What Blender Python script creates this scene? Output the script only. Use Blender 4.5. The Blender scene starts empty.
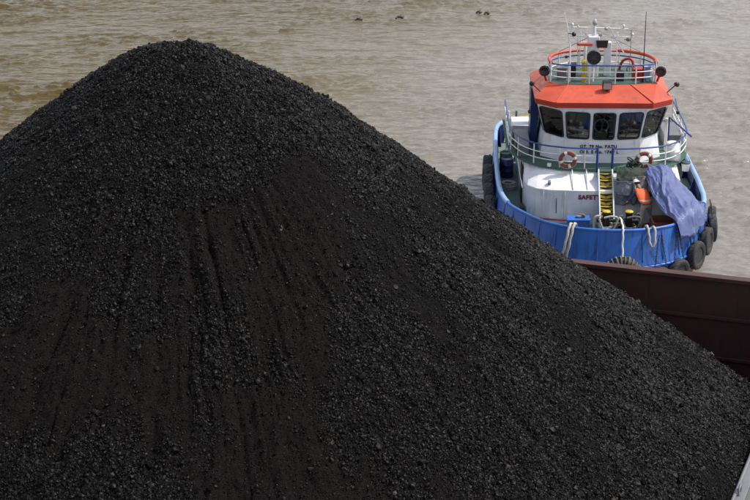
import bpy, bmesh, math, random
import numpy as np
from mathutils import Vector, Matrix, Euler
R = math.radians
random.seed(4)
RNG = np.random.default_rng(11)
SC = bpy.context.scene
COL = SC.collection

# ------------------------------------------------------------------ camera, sky, sun, exposure
cam = bpy.data.cameras.new('camera'); cam_o = bpy.data.objects.new('camera', cam); COL.objects.link(cam_o)
cam_o.location = (0, 0, 27); cam_o.rotation_euler = (R(90 - 20.5), 0, 0)
cam.sensor_width = 36; cam.lens = 1771 / 750 * 36; cam.clip_start = .5; cam.clip_end = 6000
SC.camera = cam_o
SUN = Vector((.56, .06, .83)).normalized()
w = bpy.data.worlds.new('World'); SC.world = w; w.use_nodes = True
nt = w.node_tree; bg = nt.nodes['Background']
sky = nt.nodes.new('ShaderNodeTexSky'); sky.sky_type = 'NISHITA'; sky.sun_disc = False
sky.sun_elevation = math.asin(SUN.z); sky.sun_rotation = math.atan2(SUN.x, SUN.y)
sky.air_density = 1.0; sky.dust_density = 3.5; sky.ozone_density = 1.0
# thin bright tropical haze and high cloud, thickest toward the horizon all the way round
tc = nt.nodes.new('ShaderNodeTexCoord'); sp = nt.nodes.new('ShaderNodeSeparateXYZ'); nt.links.new(tc.outputs['Generated'], sp.inputs[0])
hz = nt.nodes.new('ShaderNodeMapRange'); hz.inputs['From Min'].default_value = 0; hz.inputs['From Max'].default_value = .75
hz.inputs['To Min'].default_value = .85; hz.inputs['To Max'].default_value = .12; hz.interpolation_type = 'SMOOTHSTEP'; nt.links.new(sp.outputs[2], hz.inputs['Value'])
cn = nt.nodes.new('ShaderNodeTexNoise'); cn.inputs['Scale'].default_value = 2.2; cn.inputs['Detail'].default_value = 6; nt.links.new(tc.outputs['Generated'], cn.inputs['Vector'])
cm = nt.nodes.new('ShaderNodeMath'); cm.operation = 'MULTIPLY_ADD'; nt.links.new(cn.outputs['Fac'], cm.inputs[0]); cm.inputs[1].default_value = .5; cm.inputs[2].default_value = -.25
ca = nt.nodes.new('ShaderNodeMath'); ca.operation = 'ADD'; ca.use_clamp = True; nt.links.new(hz.outputs[0], ca.inputs[0]); nt.links.new(cm.outputs[0], ca.inputs[1])
sm = nt.nodes.new('ShaderNodeMix'); sm.data_type = 'RGBA'; nt.links.new(ca.outputs[0], sm.inputs[0]); nt.links.new(sky.outputs[0], sm.inputs[6]); sm.inputs[7].default_value = (6.6, 6.65, 6.8, 1)
nt.links.new(sm.outputs[2], bg.inputs[0]); bg.inputs[1].default_value = .15
sun = bpy.data.lights.new('sun', 'SUN'); sun.energy = 3.3; sun.angle = R(.6); sun.color = (1, .955, .89)
sun_o = bpy.data.objects.new('sun', sun); COL.objects.link(sun_o)
sun_o.rotation_euler = SUN.to_track_quat('Z', 'Y').to_euler()
SC.view_settings.view_transform = 'Standard'; SC.view_settings.look = 'None'
SC.view_settings.exposure = .28; SC.view_settings.gamma = 1

# ------------------------------------------------------------------ materials
def new_mat(name):
    m = bpy.data.materials.new(name); m.use_nodes = True
    return m, m.node_tree, m.node_tree.nodes['Principled BSDF']
def N(nt, t, **k):
    n = nt.nodes.new(t)
    for a, b in k.items(): setattr(n, a, b)
    return n
def noise(nt, scale, detail=4, rough=.55, vec=None, dim='3D'):
    n = N(nt, 'ShaderNodeTexNoise'); n.inputs['Scale'].default_value = scale
    n.inputs['Detail'].default_value = detail; n.inputs['Roughness'].default_value = rough
    if vec is not None: nt.links.new(vec, n.inputs['Vector'])
    return n.outputs['Fac']
def ramp(nt, fac, stops):
    r = N(nt, 'ShaderNodeValToRGB'); nt.links.new(fac, r.inputs[0]); e = r.color_ramp.elements
    while len(e) < len(stops): e.new(.5)
    for i, (p, c) in enumerate(stops):
        e[i].position = p; e[i].color = c if len(c) == 4 else (*c, 1)
    return r.outputs[0]
def mixc(nt, fac, a, b, mode='MIX'):
    m = N(nt, 'ShaderNodeMix', data_type='RGBA', blend_type=mode)
    if isinstance(fac, (int, float)): m.inputs[0].default_value = fac
    else: nt.links.new(fac, m.inputs[0])
    for i, v in ((6, a), (7, b)):
        if isinstance(v, tuple): m.inputs[i].default_value = (*v[:3], 1)
        else: nt.links.new(v, m.inputs[i])
    return m.outputs[2]
def objvec(nt, s=(1, 1, 1)):
    t = N(nt, 'ShaderNodeTexCoord'); mp = N(nt, 'ShaderNodeMapping'); mp.inputs['Scale'].default_value = s
    nt.links.new(t.outputs['Object'], mp.inputs[0]); return mp.outputs[0]
def paint(name, c, rough=.45, dirt=(.12, .07, .04), amt=.35, scale=1.6, streak=True, metal=0, bump=.15):
    """weathered ship paint: blotches, rust runs, slight dents"""
    m, nt, b = new_mat(name)
    v = objvec(nt, (1, 1, .22) if streak else (1, 1, 1))
    n1 = noise(nt, scale * 2.2, 7, .65, v); n2 = noise(nt, scale * .7, 3, .5, objvec(nt))
    lo = tuple(x * .78 for x in c)
    base = mixc(nt, ramp(nt, n2, [(.35, (0, 0, 0)), (.65, (1, 1, 1))]), lo, c)
    col = mixc(nt, ramp(nt, n1, [(.72 - amt * .35, (0, 0, 0)), (.8 - amt * .15, (amt * 1.4,) * 3)]), base, dirt)
    if streak:
        n3 = noise(nt, 1, 3, .6, objvec(nt, (7, 7, .55))); n4 = noise(nt, .9, 2, .5, objvec(nt, (1, 1, 1)))
        mu = N(nt, 'ShaderNodeMath', operation='MULTIPLY'); nt.links.new(ramp(nt, n3, [(.56, (0, 0, 0)), (.68, (1, 1, 1))]), mu.inputs[0])
        nt.links.new(ramp(nt, n4, [(.42, (0, 0, 0)), (.62, (min(1, amt * 1.5),) * 3)]), mu.inputs[1])
        col = mixc(nt, mu.outputs[0], col, tuple((a * .45 + b_ * .35) for a, b_ in zip(dirt, c)))
    nt.links.new(col, b.inputs['Base Color'])
    b.inputs['Roughness'].default_value = rough; b.inputs['Metallic'].default_value = metal
    bp = N(nt, 'ShaderNodeBump'); bp.inputs['Strength'].default_value = bump; bp.inputs['Distance'].default_value = .05
    nt.links.new(noise(nt, 3, 4, .6, objvec(nt)), bp.inputs['Height']); nt.links.new(bp.outputs[0], b.inputs['Normal'])
    return m
def plain(name, c, rough=.6, var=.25, scale=8, metal=0, bump=.1):
    m, nt, b = new_mat(name)
    n = noise(nt, scale, 5, .6, objvec(nt))
    nt.links.new(mixc(nt, n, tuple(x * (1 - var) for x in c), tuple(min(1, x * (1 + var)) for x in c)), b.inputs['Base Color'])
    b.inputs['Roughness'].default_value = rough; b.inputs['Metallic'].default_value = metal
    if bump:
        bp = N(nt, 'ShaderNodeBump'); bp.inputs['Strength'].default_value = bump; bp.inputs['Distance'].default_value = .02
        nt.links.new(noise(nt, scale * 3, 5, .6, objvec(nt)), bp.inputs['Height']); nt.links.new(bp.outputs[0], b.inputs['Normal'])
    return m

M = {}
M['white'] = paint('white_ship_paint', (.8, .81, .84), .4, (.3, .2, .13), .4, 1.5)
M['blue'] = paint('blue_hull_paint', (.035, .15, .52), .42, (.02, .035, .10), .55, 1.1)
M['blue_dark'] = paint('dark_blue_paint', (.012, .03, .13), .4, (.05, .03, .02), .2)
M['blue_pale'] = paint('pale_blue_paint', (.26, .42, .72), .45, (.1, .09, .1), .3)
M['antifoul'] = paint('rusty_bottom_paint', (.22, .07, .035), .7, (.08, .05, .03), .5)
M['orange'] = paint('orange_roof_paint', (.52, .075, .034), .5, (.16, .06, .04), .5)
M['red'] = paint('red_paint_and_fascia_shade', (.42, .035, .018), .45, (.12, .04, .03), .2)
M['rail_blue'] = plain('rail_blue_paint', (.02, .05, .23), .4, .2)
M['rail_white'] = plain('rail_white_paint', (.7, .71, .72), .4, .12)
M['green'] = paint('green_deck_paint', (.045, .105, .078), .6, (.12, .09, .06), .4, streak=False)
M['green_pale'] = paint('pale_green_deck', (.13, .21, .17), .65, (.2, .16, .1), .4, streak=False)
M['grey'] = paint('grey_steel', (.15, .155, .17), .5, (.14, .09, .06), .3)
M['black'] = plain('black_fitting', (.012, .012, .014), .45, .3)
M['dark'] = plain('dark_interior', (.03, .03, .035), .6, .3)
M['brown'] = paint('brown_steel', (.062, .02, .017), .65, (.035, .022, .018), .75)
M['rubber'] = plain('tyre_rubber', (.028, .028, .03), .75, .5, 6, bump=.5)
M['frame'] = plain('window_rubber_frame', (.012, .016, .03), .4, .2)
M['yellow'] = paint('yellow_paint', (.55, .42, .04), .55, (.08, .06, .03), .6, 4)
M['step_black'] = plain('black_step_paint', (.02, .02, .02), .6, .2)
M['chain'] = plain('rusty_chain', (.035, .028, .028), .6, .5, 15, .4)
M['rope'] = plain('weathered_rope', (.42, .4, .36), .9, .35, 14, bump=.8)
M['rope_dark'] = plain('dirty_rope', (.13, .12, .1), .95, .4, 14, bump=.8)
M['rope_green'] = plain('dark_green_rope', (.03, .045, .035), .95, .4, 14, bump=.8)
M['skin'] = plain('skin', (.2, .1, .06), .55, .1)
M['hair'] = plain('black_hair', (.01, .008, .007), .6, .1)
M['navy'] = plain('navy_sleeve_cloth', (.012, .018, .05), .85, .3)
M['trouser'] = plain('grey_brown_trouser_cloth', (.33, .3, .27), .9, .5, 7)
M['vest'] = plain('orange_vest_cloth', (.85, .14, .04), .8, .15)
M['reflective'] = plain('grey_reflective_tape', (.55, .55, .5), .4, .1)
M['helmet'] = plain('white_helmet', (.8, .8, .78), .3, .04, bump=0)
M['ring'] = plain('faded_red_ring', (.2, .045, .03), .65, .45, 6)
M['ring_white'] = plain('white_ring_band', (.62, .6, .58), .6, .15)
M['letter'] = plain('black_lettering', (.02, .02, .03), .6, .1)
M['letter_red'] = plain('dark_red_lettering', (.2, .012, .02), .6, .1)
M['lamp_glass'] = plain('lamp_glass', (.35, .36, .36), .15, .1, bump=0)
M['wood'] = plain('drift_wood', (.06, .04, .025), .9, .4)
M['orange_plastic'] = plain('orange_plastic', (.75, .2, .06), .5, .15)

def glass():
    m, nt, b = new_mat('wheelhouse_glass')
    nt.nodes.remove(b); out = nt.nodes['Material Output']
    tr = N(nt, 'ShaderNodeBsdfTransparent'); tr.inputs[0].default_value = (.42, .46, .46, 1)
    gl = N(nt, 'ShaderNodeBsdfGlossy'); gl.inputs['Roughness'].default_value = .03
    fr = N(nt, 'ShaderNodeFresnel'); fr.inputs[0].default_value = 1.5
    mx = N(nt, 'ShaderNodeMixShader')
    nt.links.new(fr.outputs[0], mx.inputs[0]); nt.links.new(tr.outputs[0], mx.inputs[1]); nt.links.new(gl.outputs[0], mx.inputs[2])
    nt.links.new(mx.outputs[0], out.inputs[0]); return m
M['glass'] = glass()

def cloth_mat(name, c, rough, var=.2):
    m, nt, b = new_mat(name)
    n = noise(nt, 2.5, 6, .65, objvec(nt)); n2 = noise(nt, 22, 3, .6, objvec(nt))
    col = mixc(nt, n, tuple(x * (1 - var) for x in c), tuple(min(1, x * (1 + var)) for x in c))
    nt.links.new(col, b.inputs['Base Color']); b.inputs['Roughness'].default_value = rough
    bp = N(nt, 'ShaderNodeBump'); bp.inputs['Strength'].default_value = .6; bp.inputs['Distance'].default_value = .03
    nt.links.new(n2, bp.inputs['Height']); nt.links.new(bp.outputs[0], b.inputs['Normal'])
    return m
M['tarp'] = cloth_mat('blue_tarpaulin', (.075, .1, .24), .45, .5)
M['canvas'] = cloth_mat('grey_canvas', (.17, .18, .22), .8, .35)
M['canvas_pale'] = cloth_mat('pale_grey_canvas', (.2, .2, .2), .8, .3)

def coal_mat(name, lump):
    m, nt, b = new_mat(name)
    g = N(nt, 'ShaderNodeNewGeometry')
    mp = N(nt, 'ShaderNodeMapping'); nt.links.new(g.outputs['Position'], mp.inputs[0])
    big = noise(nt, .28, 4, .6, mp.outputs[0]); fine = noise(nt, 9, 8, .7, mp.outputs[0])
    if lump:
        oi = N(nt, 'ShaderNodeObjectInfo')
        c = ramp(nt, oi.outputs['Random'], [(0, (.002, .002, .002)), (.5, (.0033, .0031, .003)), (.9, (.0072, .0068, .0065)), (.99, (.013, .0118, .0108)), (1, (.045, .038, .032))])
        b.inputs['Roughness'].default_value = .42
        b.inputs['Specular IOR Level'].default_value = .15
    else:
        at = N(nt, 'ShaderNodeAttribute', attribute_name='dust')
        a = mixc(nt, fine, (.0022, .0022, .0022), (.0075, .0073, .007))
        d = mixc(nt, fine, (.003, .0024, .0023), (.0118, .0086, .0078))
        f = N(nt, 'ShaderNodeMath', operation='MULTIPLY_ADD'); nt.links.new(big, f.inputs[0]); f.inputs[1].default_value = .7
        nt.links.new(at.outputs['Fac'], f.inputs[2])
        c = mixc(nt, ramp(nt, f.outputs[0], [(.25, (0, 0, 0)), (1.0, (1, 1, 1))]), a, d)
        b.inputs['Roughness'].default_value = .9; b.inputs['Specular IOR Level'].default_value = .12
    nt.links.new(c, b.inputs['Base Color'])
    bp = N(nt, 'ShaderNodeBump'); bp.inputs['Strength'].default_value = 1 if not lump else .4
    bp.inputs['Distance'].default_value = .09 if not lump else .02
    nt.links.new(noise(nt, 24 if not lump else 30, 6, .7, mp.outputs[0]), bp.inputs['Height']); nt.links.new(bp.outputs[0], b.inputs['Normal'])
    return m
M['coal'] = coal_mat('coal_fines', False); M['lump'] = coal_mat('coal_lump', True)

def water_mat():
    m, nt, b = new_mat('silty_river_water')
    g = N(nt, 'ShaderNodeNewGeometry')
    def mapped(s, rz=0):
        mp = N(nt, 'ShaderNodeMapping'); mp.inputs['Scale'].default_value = s; mp.inputs['Rotation'].default_value = (0, 0, rz)
        nt.links.new(g.outputs['Position'], mp.inputs[0]); return mp.outputs[0]
    # silt colour, greyer by the tug; olive-brown left paints in the dark bank's reflection
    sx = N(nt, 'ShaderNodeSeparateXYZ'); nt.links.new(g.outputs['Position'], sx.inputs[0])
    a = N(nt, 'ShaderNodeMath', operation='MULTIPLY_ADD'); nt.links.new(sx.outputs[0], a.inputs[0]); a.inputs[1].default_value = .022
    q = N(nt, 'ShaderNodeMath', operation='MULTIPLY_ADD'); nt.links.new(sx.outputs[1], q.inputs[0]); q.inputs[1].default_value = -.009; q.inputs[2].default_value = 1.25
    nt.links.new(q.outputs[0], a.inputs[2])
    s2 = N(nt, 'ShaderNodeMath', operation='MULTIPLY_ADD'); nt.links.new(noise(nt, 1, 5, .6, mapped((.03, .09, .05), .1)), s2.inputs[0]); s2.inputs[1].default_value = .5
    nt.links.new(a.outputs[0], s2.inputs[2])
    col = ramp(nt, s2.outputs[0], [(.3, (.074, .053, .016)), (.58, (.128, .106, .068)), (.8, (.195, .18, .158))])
    nt.links.new(col, b.inputs['Base Color'])
    b.inputs['Roughness'].default_value = .2; b.inputs['IOR'].default_value = 1.333
    h = None
    for sc, amp, det in (((.28, .62, .3), 1.0, 3), ((.8, 2.0, 1), .3, 3), ((2.6, 5.2, 2), .06, 3)):
        n = noise(nt, 1, det, .55, mapped(sc, .12))
        k = N(nt, 'ShaderNodeMath', operation='MULTIPLY_ADD'); nt.links.new(n, k.inputs[0]); k.inputs[1].default_value = amp
        if h is not None: nt.links.new(h, k.inputs[2])
        else: k.inputs[2].default_value = 0
        h = k.outputs[0]
    bp = N(nt, 'ShaderNodeBump'); bp.inputs['Strength'].default_value = 1; bp.inputs['Distance'].default_value = .4
    nt.links.new(h, bp.inputs['Height']); nt.links.new(bp.outputs[0], b.inputs['Normal'])
    return m
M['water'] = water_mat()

# ------------------------------------------------------------------ mesh helpers
class MB:
    def __init__(s): s.v = []; s.f = []; s.mi = []; s.sm = []
    def add(s, vs, fs, mi=0, sm=False):
        o = len(s.v); s.v += [tuple(p) for p in vs]
        for f in fs: s.f.append(tuple(i + o for i in f)); s.mi.append(mi); s.sm.append(sm)
    def box(s, a, b, mi=0, rot=None):
        a, b = Vector(a), Vector(b); c = (a + b) / 2; h = (b - a) / 2
        vs = [Vector((x * h.x, y * h.y, z * h.z)) for z in (-1, 1) for y in (-1, 1) for x in (-1, 1)]
        if rot: e = Euler(rot); [v.rotate(e) for v in vs]
        s.add([v + c for v in vs], [(0, 2, 3, 1), (4, 5, 7, 6), (0, 1, 5, 4), (2, 6, 7, 3), (0, 4, 6, 2), (1, 3, 7, 5)], mi)
        return s
    def tube(s, pts, r, n=6, mi=0, cap=True, closed=False, sm=True):
        pts = [Vector(p) for p in pts]; k = len(pts); rs = r if isinstance(r, (list, tuple)) else [r] * k
        vs = []; up = None
        for i, p in enumerate(pts):
            if closed: t = pts[(i + 1) % k] - pts[i - 1]
            else: t = pts[min(i + 1, k - 1)] - pts[max(i - 1, 0)]
            t = t.normalized() if t.length > 1e-9 else Vector((0, 0, 1))
            if up is None: up = Vector((0, 0, 1)) if abs(t.z) < .9 else Vector((1, 0, 0))
            a = t.cross(up)
            if a.length < 1e-4: a = t.orthogonal()
            a.normalize(); bb = a.cross(t).normalized(); up = bb
            for j in range(n):
                q = 2 * math.pi * j / n; vs.append(p + (a * math.cos(q) + bb * math.sin(q)) * rs[i])
        fs = []
        for i in range(k if closed else k - 1):
            for j in range(n):
                i2 = (i + 1) % k; fs.append((i * n + j, i * n + (j + 1) % n, i2 * n + (j + 1) % n, i2 * n + j))
        s.add(vs, fs, mi, sm)
        if cap and not closed: s.add(vs[:n], [tuple(range(n - 1, -1, -1))], mi); s.add(vs[-n:], [tuple(range(n))], mi)
        return s
    def lathe(s, prof, n=20, mi=0, o=(0, 0, 0), axis='z', sm=True, closed=False):
        vs = []; o = Vector(o)
        for (r, z) in prof:
            for j in range(n):
                q = 2 * math.pi * j / n; c, d = r * math.cos(q), r * math.sin(q)
                p = {'z': (c, d, z), 'y': (c, z, d), 'x': (z, c, d)}[axis]; vs.append(o + Vector(p))
        k = len(prof)
        fs = [(i * n + j, i * n + (j + 1) % n, ((i + 1) % k) * n + (j + 1) % n, ((i + 1) % k) * n + j) for i in range(k if closed else k - 1) for j in range(n)]
        s.add(vs, fs, mi, sm)
        if not closed:
            if prof[0][0] > 1e-4: s.add(vs[:n], [tuple(range(n - 1, -1, -1))], mi)
            if prof[-1][0] > 1e-4: s.add(vs[-n:], [tuple(range(n))], mi)
        return s
    def prism(s, poly, z0, z1, mi=0):
        n = len(poly); vs = [(x, y, z0) for x, y in poly] + [(x, y, z1) for x, y in poly]
        s.add(vs, [tuple(range(n - 1, -1, -1)), tuple(range(n, 2 * n))] + [(i, (i + 1) % n, (i + 1) % n + n, i + n) for i in range(n)], mi)
        return s
    def strip(s, rows, mi=0, sm=False, closed=False):
        """rows: lists of points of one length, lofted"""
        n = len(rows[0]); vs = [p for r in rows for p in r]; fs = []
        for i in range(len(rows) - 1):
            for j in range(n if closed else n - 1):
                j2 = (j + 1) % n; fs.append((i * n + j, i * n + j2, (i + 1) * n + j2, (i + 1) * n + j))
        s.add(vs, fs, mi if not callable(mi) else 0, sm); return s
    def mesh(s, name, mats):
        me = bpy.data.meshes.new(name); me.from_pydata(s.v, [], s.f)
        for m in mats: me.materials.append(M[m])
        me.polygons.foreach_set('material_index', s.mi); me.polygons.foreach_set('use_smooth', s.sm)
        bm = bmesh.new(); bm.from_mesh(me); bmesh.ops.recalc_face_normals(bm, faces=bm.faces); bm.to_mesh(me); bm.free()
        me.update(); return me
    def build(s, name, mats, parent=None, loc=(0, 0, 0), rot=(0, 0, 0), bevel=0):
        if isinstance(mats, str): mats = [mats]
        o = bpy.data.objects.new(name, s.mesh(name, mats)); COL.objects.link(o)
        o.location = loc; o.rotation_euler = rot
        if parent: o.parent = parent
        if bevel:
            b = o.modifiers.new('bevel', 'BEVEL'); b.width = bevel; b.segments = 2; b.limit_method = 'ANGLE'; b.angle_limit = R(40)
        return o
def empty(name, loc=(0, 0, 0), rot=(0, 0, 0), parent=None):
    o = bpy.data.objects.new(name, None); COL.objects.link(o); o.location = loc; o.rotation_euler = rot; o.empty_display_size = .3
    if parent: o.parent = parent
    return o
def tag(o, label=None, cat=None, group=None, kind=None):
    for k, v in (('label', label), ('category', cat), ('group', group), ('kind', kind)):
        if v: o[k] = v
    return o
def copy_tree(o, parent=None):
    c = o.copy(); COL.objects.link(c)
    if parent: c.parent = parent
    for ch in list(o.children): copy_tree(ch, c)
    return c
def share(o, parent=None, loc=None, rot=None):
    c = o.copy(); COL.objects.link(c)
    if parent: c.parent = parent
    if loc is not None: c.location = loc
    if rot is not None: c.rotation_euler = rot
    return c
def text(name, body, size, mat, parent, loc, rot, bold=.012):
    cu = bpy.data.curves.new(name, 'FONT'); cu.body = body; cu.size = size; cu.offset = bold; cu.extrude = .004; cu.space_character = 1.12
    t = bpy.data.objects.new('tmp', cu); COL.objects.link(t); bpy.context.view_layer.update()
    me = bpy.data.meshes.new_from_object(t.evaluated_get(bpy.context.evaluated_depsgraph_get()))
    bpy.data.objects.remove(t); bpy.data.curves.remove(cu)
    me.materials.clear(); me.materials.append(M[mat])
    o = bpy.data.objects.new(name, me); o['kind'] = 'stuff'; COL.objects.link(o); o.parent = parent; o.location = loc; o.rotation_euler = rot
    return o
def smooth_path(pts, n=6, closed=False):
    P = [Vector(p) for p in pts]; out = []; k = len(P)
    for i in range(k if closed else k - 1):
        if closed: a, b, c, d = P[i - 1], P[i], P[(i + 1) % k], P[(i + 2) % k]
        else: a, b, c, d = P[max(i - 1, 0)], P[i], P[i + 1], P[min(i + 2, k - 1)]
        for j in range(n):
            t = j / n
            out.append(.5 * ((2 * b) + (c - a) * t + (2 * a - 5 * b + 4 * c - d) * t * t + (3 * b - a - 3 * c + d) * t ** 3))
    if not closed: out.append(P[-1])
    return out

# numpy value noise
_T = RNG.random((512, 512)).astype(np.float32)
def vn(x, y):
    xi = np.floor(x).astype(int); yi = np.floor(y).astype(int); fx = x - xi; fy = y - yi
    fx = fx * fx * (3 - 2 * fx); fy = fy * fy * (3 - 2 * fy)
    a = _T[xi & 511, yi & 511]; b = _T[(xi + 1) & 511, yi & 511]; c = _T[xi & 511, (yi + 1) & 511]; d = _T[(xi + 1) & 511, (yi + 1) & 511]
    return (a + (b - a) * fx) * (1 - fy) + (c + (d - c) * fx) * fy - .5
def fbm(x, y, o=4, g=.5):
    s = 0; a = 1
    for i in range(o): s = s + a * vn(x + i * 17.3, y + i * 9.1); x = x * 2.03; y = y * 2.03; a *= g
    return s
def sstep(x, a, b):
    t = np.clip((x - a) / (b - a), 0, 1); return t * t * (3 - 2 * t)

# ------------------------------------------------------------------ river
def make_river():
    # fine wave relief where the camera looks, a flat sheet to the horizon beyond it
    xs = np.arange(-42, 46.01, .16); ys = np.concatenate([np.arange(58, 100, .1), np.arange(100, 150, .17)])
    X, Y = np.meshgrid(xs, ys)
    c, s = math.cos(.12), math.sin(.12); U = X * c + Y * s; V = -X * s + Y * c
    gust = .6 + .8 * sstep(fbm(U * .05 + 3, V * .12, 3), -.25, .3)
    h = .07 * fbm(U * .2, V * .45, 3) + gust * (.15 * (.5 - np.abs(fbm(U * .9 + 40, V * 2.3, 3))) + .05 * fbm(U * 2.4, V * 5.2, 2))
    h = h * .85
    r1 = np.maximum(0, 1 - np.abs(fbm(U * .4 + 9, V * 1.3 + 3, 3)) * 6) ** 2 * sstep(fbm(U * .12 + 60, V * .25, 3), .0, .3)
    r2 = np.maximum(0, 1 - np.abs(fbm(U * .9 + 70, V * 2.4 + 33, 2)) * 4) ** 2 * sstep(fbm(U * .2 + 10, V * .4, 2), -.05, .25)
    h = h + .17 * r1 + .08 * r2
    edge = np.minimum.reduce([sstep(X, -42, -38), 1 - sstep(X, 42, 46), sstep(Y, 58, 60), 1 - sstep(Y, 144, 150)])
    Z = h * edge
    me = bpy.data.meshes.new('river'); ny, nx = X.shape
    co = np.stack([X, Y, Z], -1).reshape(-1, 3)
    i = np.arange(ny * nx).reshape(ny, nx); q = np.stack([i[:-1, :-1], i[:-1, 1:], i[1:, 1:], i[1:, :-1]], -1).reshape(-1, 4)
    b = len(co)
    outer = np.array([(-3000, -500, 0), (3000, -500, 0), (3000, 5000, 0), (-3000, 5000, 0), (-42, 58, 0), (46, 58, 0), (46, ys[-1], 0), (-42, ys[-1], 0)], float)
    outer[5, 0] = outer[6, 0] = xs[-1]
    co = np.concatenate([co, outer])
    oq = np.array([(b, b + 1, b + 5, b + 4), (b + 1, b + 2, b + 6, b + 5), (b + 2, b + 3, b + 7, b + 6), (b + 3, b, b + 4, b + 7)])
    q = np.concatenate([q, oq])
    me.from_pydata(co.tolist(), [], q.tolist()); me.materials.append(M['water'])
    me.polygons.foreach_set('use_smooth', [True] * (len(q) - 4) + [False] * 4); me.update()
    o = bpy.data.objects.new('river', me); COL.objects.link(o); o['kind'] = 'structure'
    o['label'] = 'silty grey-brown river with small wind ripples'
make_river()

# ------------------------------------------------------------------ coal barge
WA = Vector((6.968, 57.65)); WD = Vector((.9540, -.2998)).normalized(); WN = Vector((WD.y, -WD.x)) # WN points to the camera side
WN = -WN if WN.y > 0 else WN
BA = Vector((9.55, 41.65)); BD = Vector((.36, .933)).normalized()                                  # end bulkhead line
def wall_pt(s, n, z): p = WA + WD * s + WN * n; return Vector((p.x, p.y, z))
barge = empty('coal_barge', (2, 45, 0))
tag(barge, 'dark brown steel barge full of coal, its side wall between heap and tugboat', 'barge')
def bp(o): o.parent = barge; o.matrix_parent_inverse = Matrix.Translation((-2, -45, 0)); return o
SW = 8.02 # where the end bulkhead meets the side wall
def make_barge():
    L = -34
    # hull slab and deck
    m = MB()
    c = [wall_pt(L, -1.1, 0), wall_pt(SW + 9, -1.1, 0), wall_pt(SW + 9, 26, 0), wall_pt(L, 26, 0)]
    m.prism([(p.x, p.y) for p in c], -1.2, .55); bp(m.build('hull', 'brown'))
    # plates of the side wall, one by one, slightly uneven
    for zi, (z0, z1, th) in enumerate(((.55, 2.0, .0), (2.006, 3.5, .03), (3.506, 4.86, .06))):
        s = L; k = 0
        while s < SW - .1:
            e = min(s + 3.05, SW); d = random.uniform(-.012, .012)
            mb = MB(); n = 6; rows = []
            for zz in (z0, z1):
                rows.append([wall_pt(s + .004 + (e - s - .008) * j / n, -.05 - th + d + .018 * math.sin(math.pi * j / n) * (1 if k % 2 else -1), zz) for j in range(n + 1)])
            mb.strip(rows); back = [[p - Vector((WN.x, WN.y, 0)) * .05 for p in r] for r in rows]; mb.strip(back)
            mb.strip([rows[1], back[1]]); mb.strip([rows[0], back[0]])
            bp(mb.build('wall_plate', 'brown')); s = e; k += 1
    def wbar(name, n0, n1, z0, z1, mat='brown', s0=L, s1=SW):
        mb = MB(); p = [wall_pt(s0, n0, 0), wall_pt(s1, n0, 0), wall_pt(s1, n1, 0), wall_pt(s0, n1, 0)]
        mb.prism([(q.x, q.y) for q in p], z0, z1); return bp(mb.build(name, mat, bevel=.01))
    wbar('cap_rail', .07, -.3, 4.865, 5.0, 'brown')
    wbar('stringer', .02, -.04, 3.44, 3.56); wbar('stringer', .02, -.04, 1.94, 2.06)
    mb = MB(); p = [wall_pt(L, -.13, 0), wall_pt(SW, -.13, 0), wall_pt(SW, -.18, 0), wall_pt(L, -.18, 0)]
    mb.prism([(q.x, q.y) for q in p], .56, 4.86); bp(mb.build('backing_plate', 'brown'))
    # outside stiffeners toward the tug
    proto = None; s = L
    while s < SW + .1:
        if proto is None:
            mb = MB(); mb.box((-.06, 0, .55), (.06, .5, 4.86)); proto = bp(mb.build('stiffener', 'brown', bevel=.01))
        o = proto if s == L else share(proto)
        p = wall_pt(s, -.18, 0); o.location = (p.x, p.y, 0); o.rotation_euler = (0, 0, math.atan2(WD.y, WD.x)); s += 2.03
    # grey end bulkhead with a plated walkway outside it
    ang = math.atan2(BD.y, BD.x); e1 = 15.2
    mb = MB(); mb.box((-8, -.08, .56), (e1, 0, 4.93)); bk = mb.build('end_bulkhead', 'grey'); bk.location = (BA.x, BA.y, -.38); bk.rotation_euler = (0, 0, ang); bp(bk)
    mb = MB(); mb.box((-8, -.3, 4.935), (e1, .04, 5.03)); mb.build('bulkhead_cap', 'grey', bk, bevel=.02)
    MB().tube([(-8, -.03, 5.07), (e1, -.03, 5.07)], .045, 8).build('edge_pipe', 'grey', bk)
    for i in range(13):
        x = -8 + i * 1.785
        mb = MB(); mb.box((x + .01, -1.9, 4.62 + .01 * (i % 3)), (x + 1.775, -.08, 4.68 + .01 * (i % 3))); mb.build('walkway_plate', 'grey', bk, bevel=.008)
    for y in (-.55, -.95, -1.4):
        mb = MB(); mb.box((-8, y - .03, 4.705), (e1, y + .03, 4.86)); mb.build('walkway_bar', 'rubber' if y == -.55 else 'grey', bk, bevel=.01)
    mb = MB(); mb.box((-8, -1.9, .56), (e1, -1.82, 4.615)); mb.build('outer_plate', 'grey', bk)
    MB().tube([(-.3, -.12, 5.03), (-.3, -.12, 5.24), (-.05, -.12, 5.24), (-.05, -.12, 5.03)], .035, 6).build('lug', 'grey', bk)
make_barge()

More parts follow.
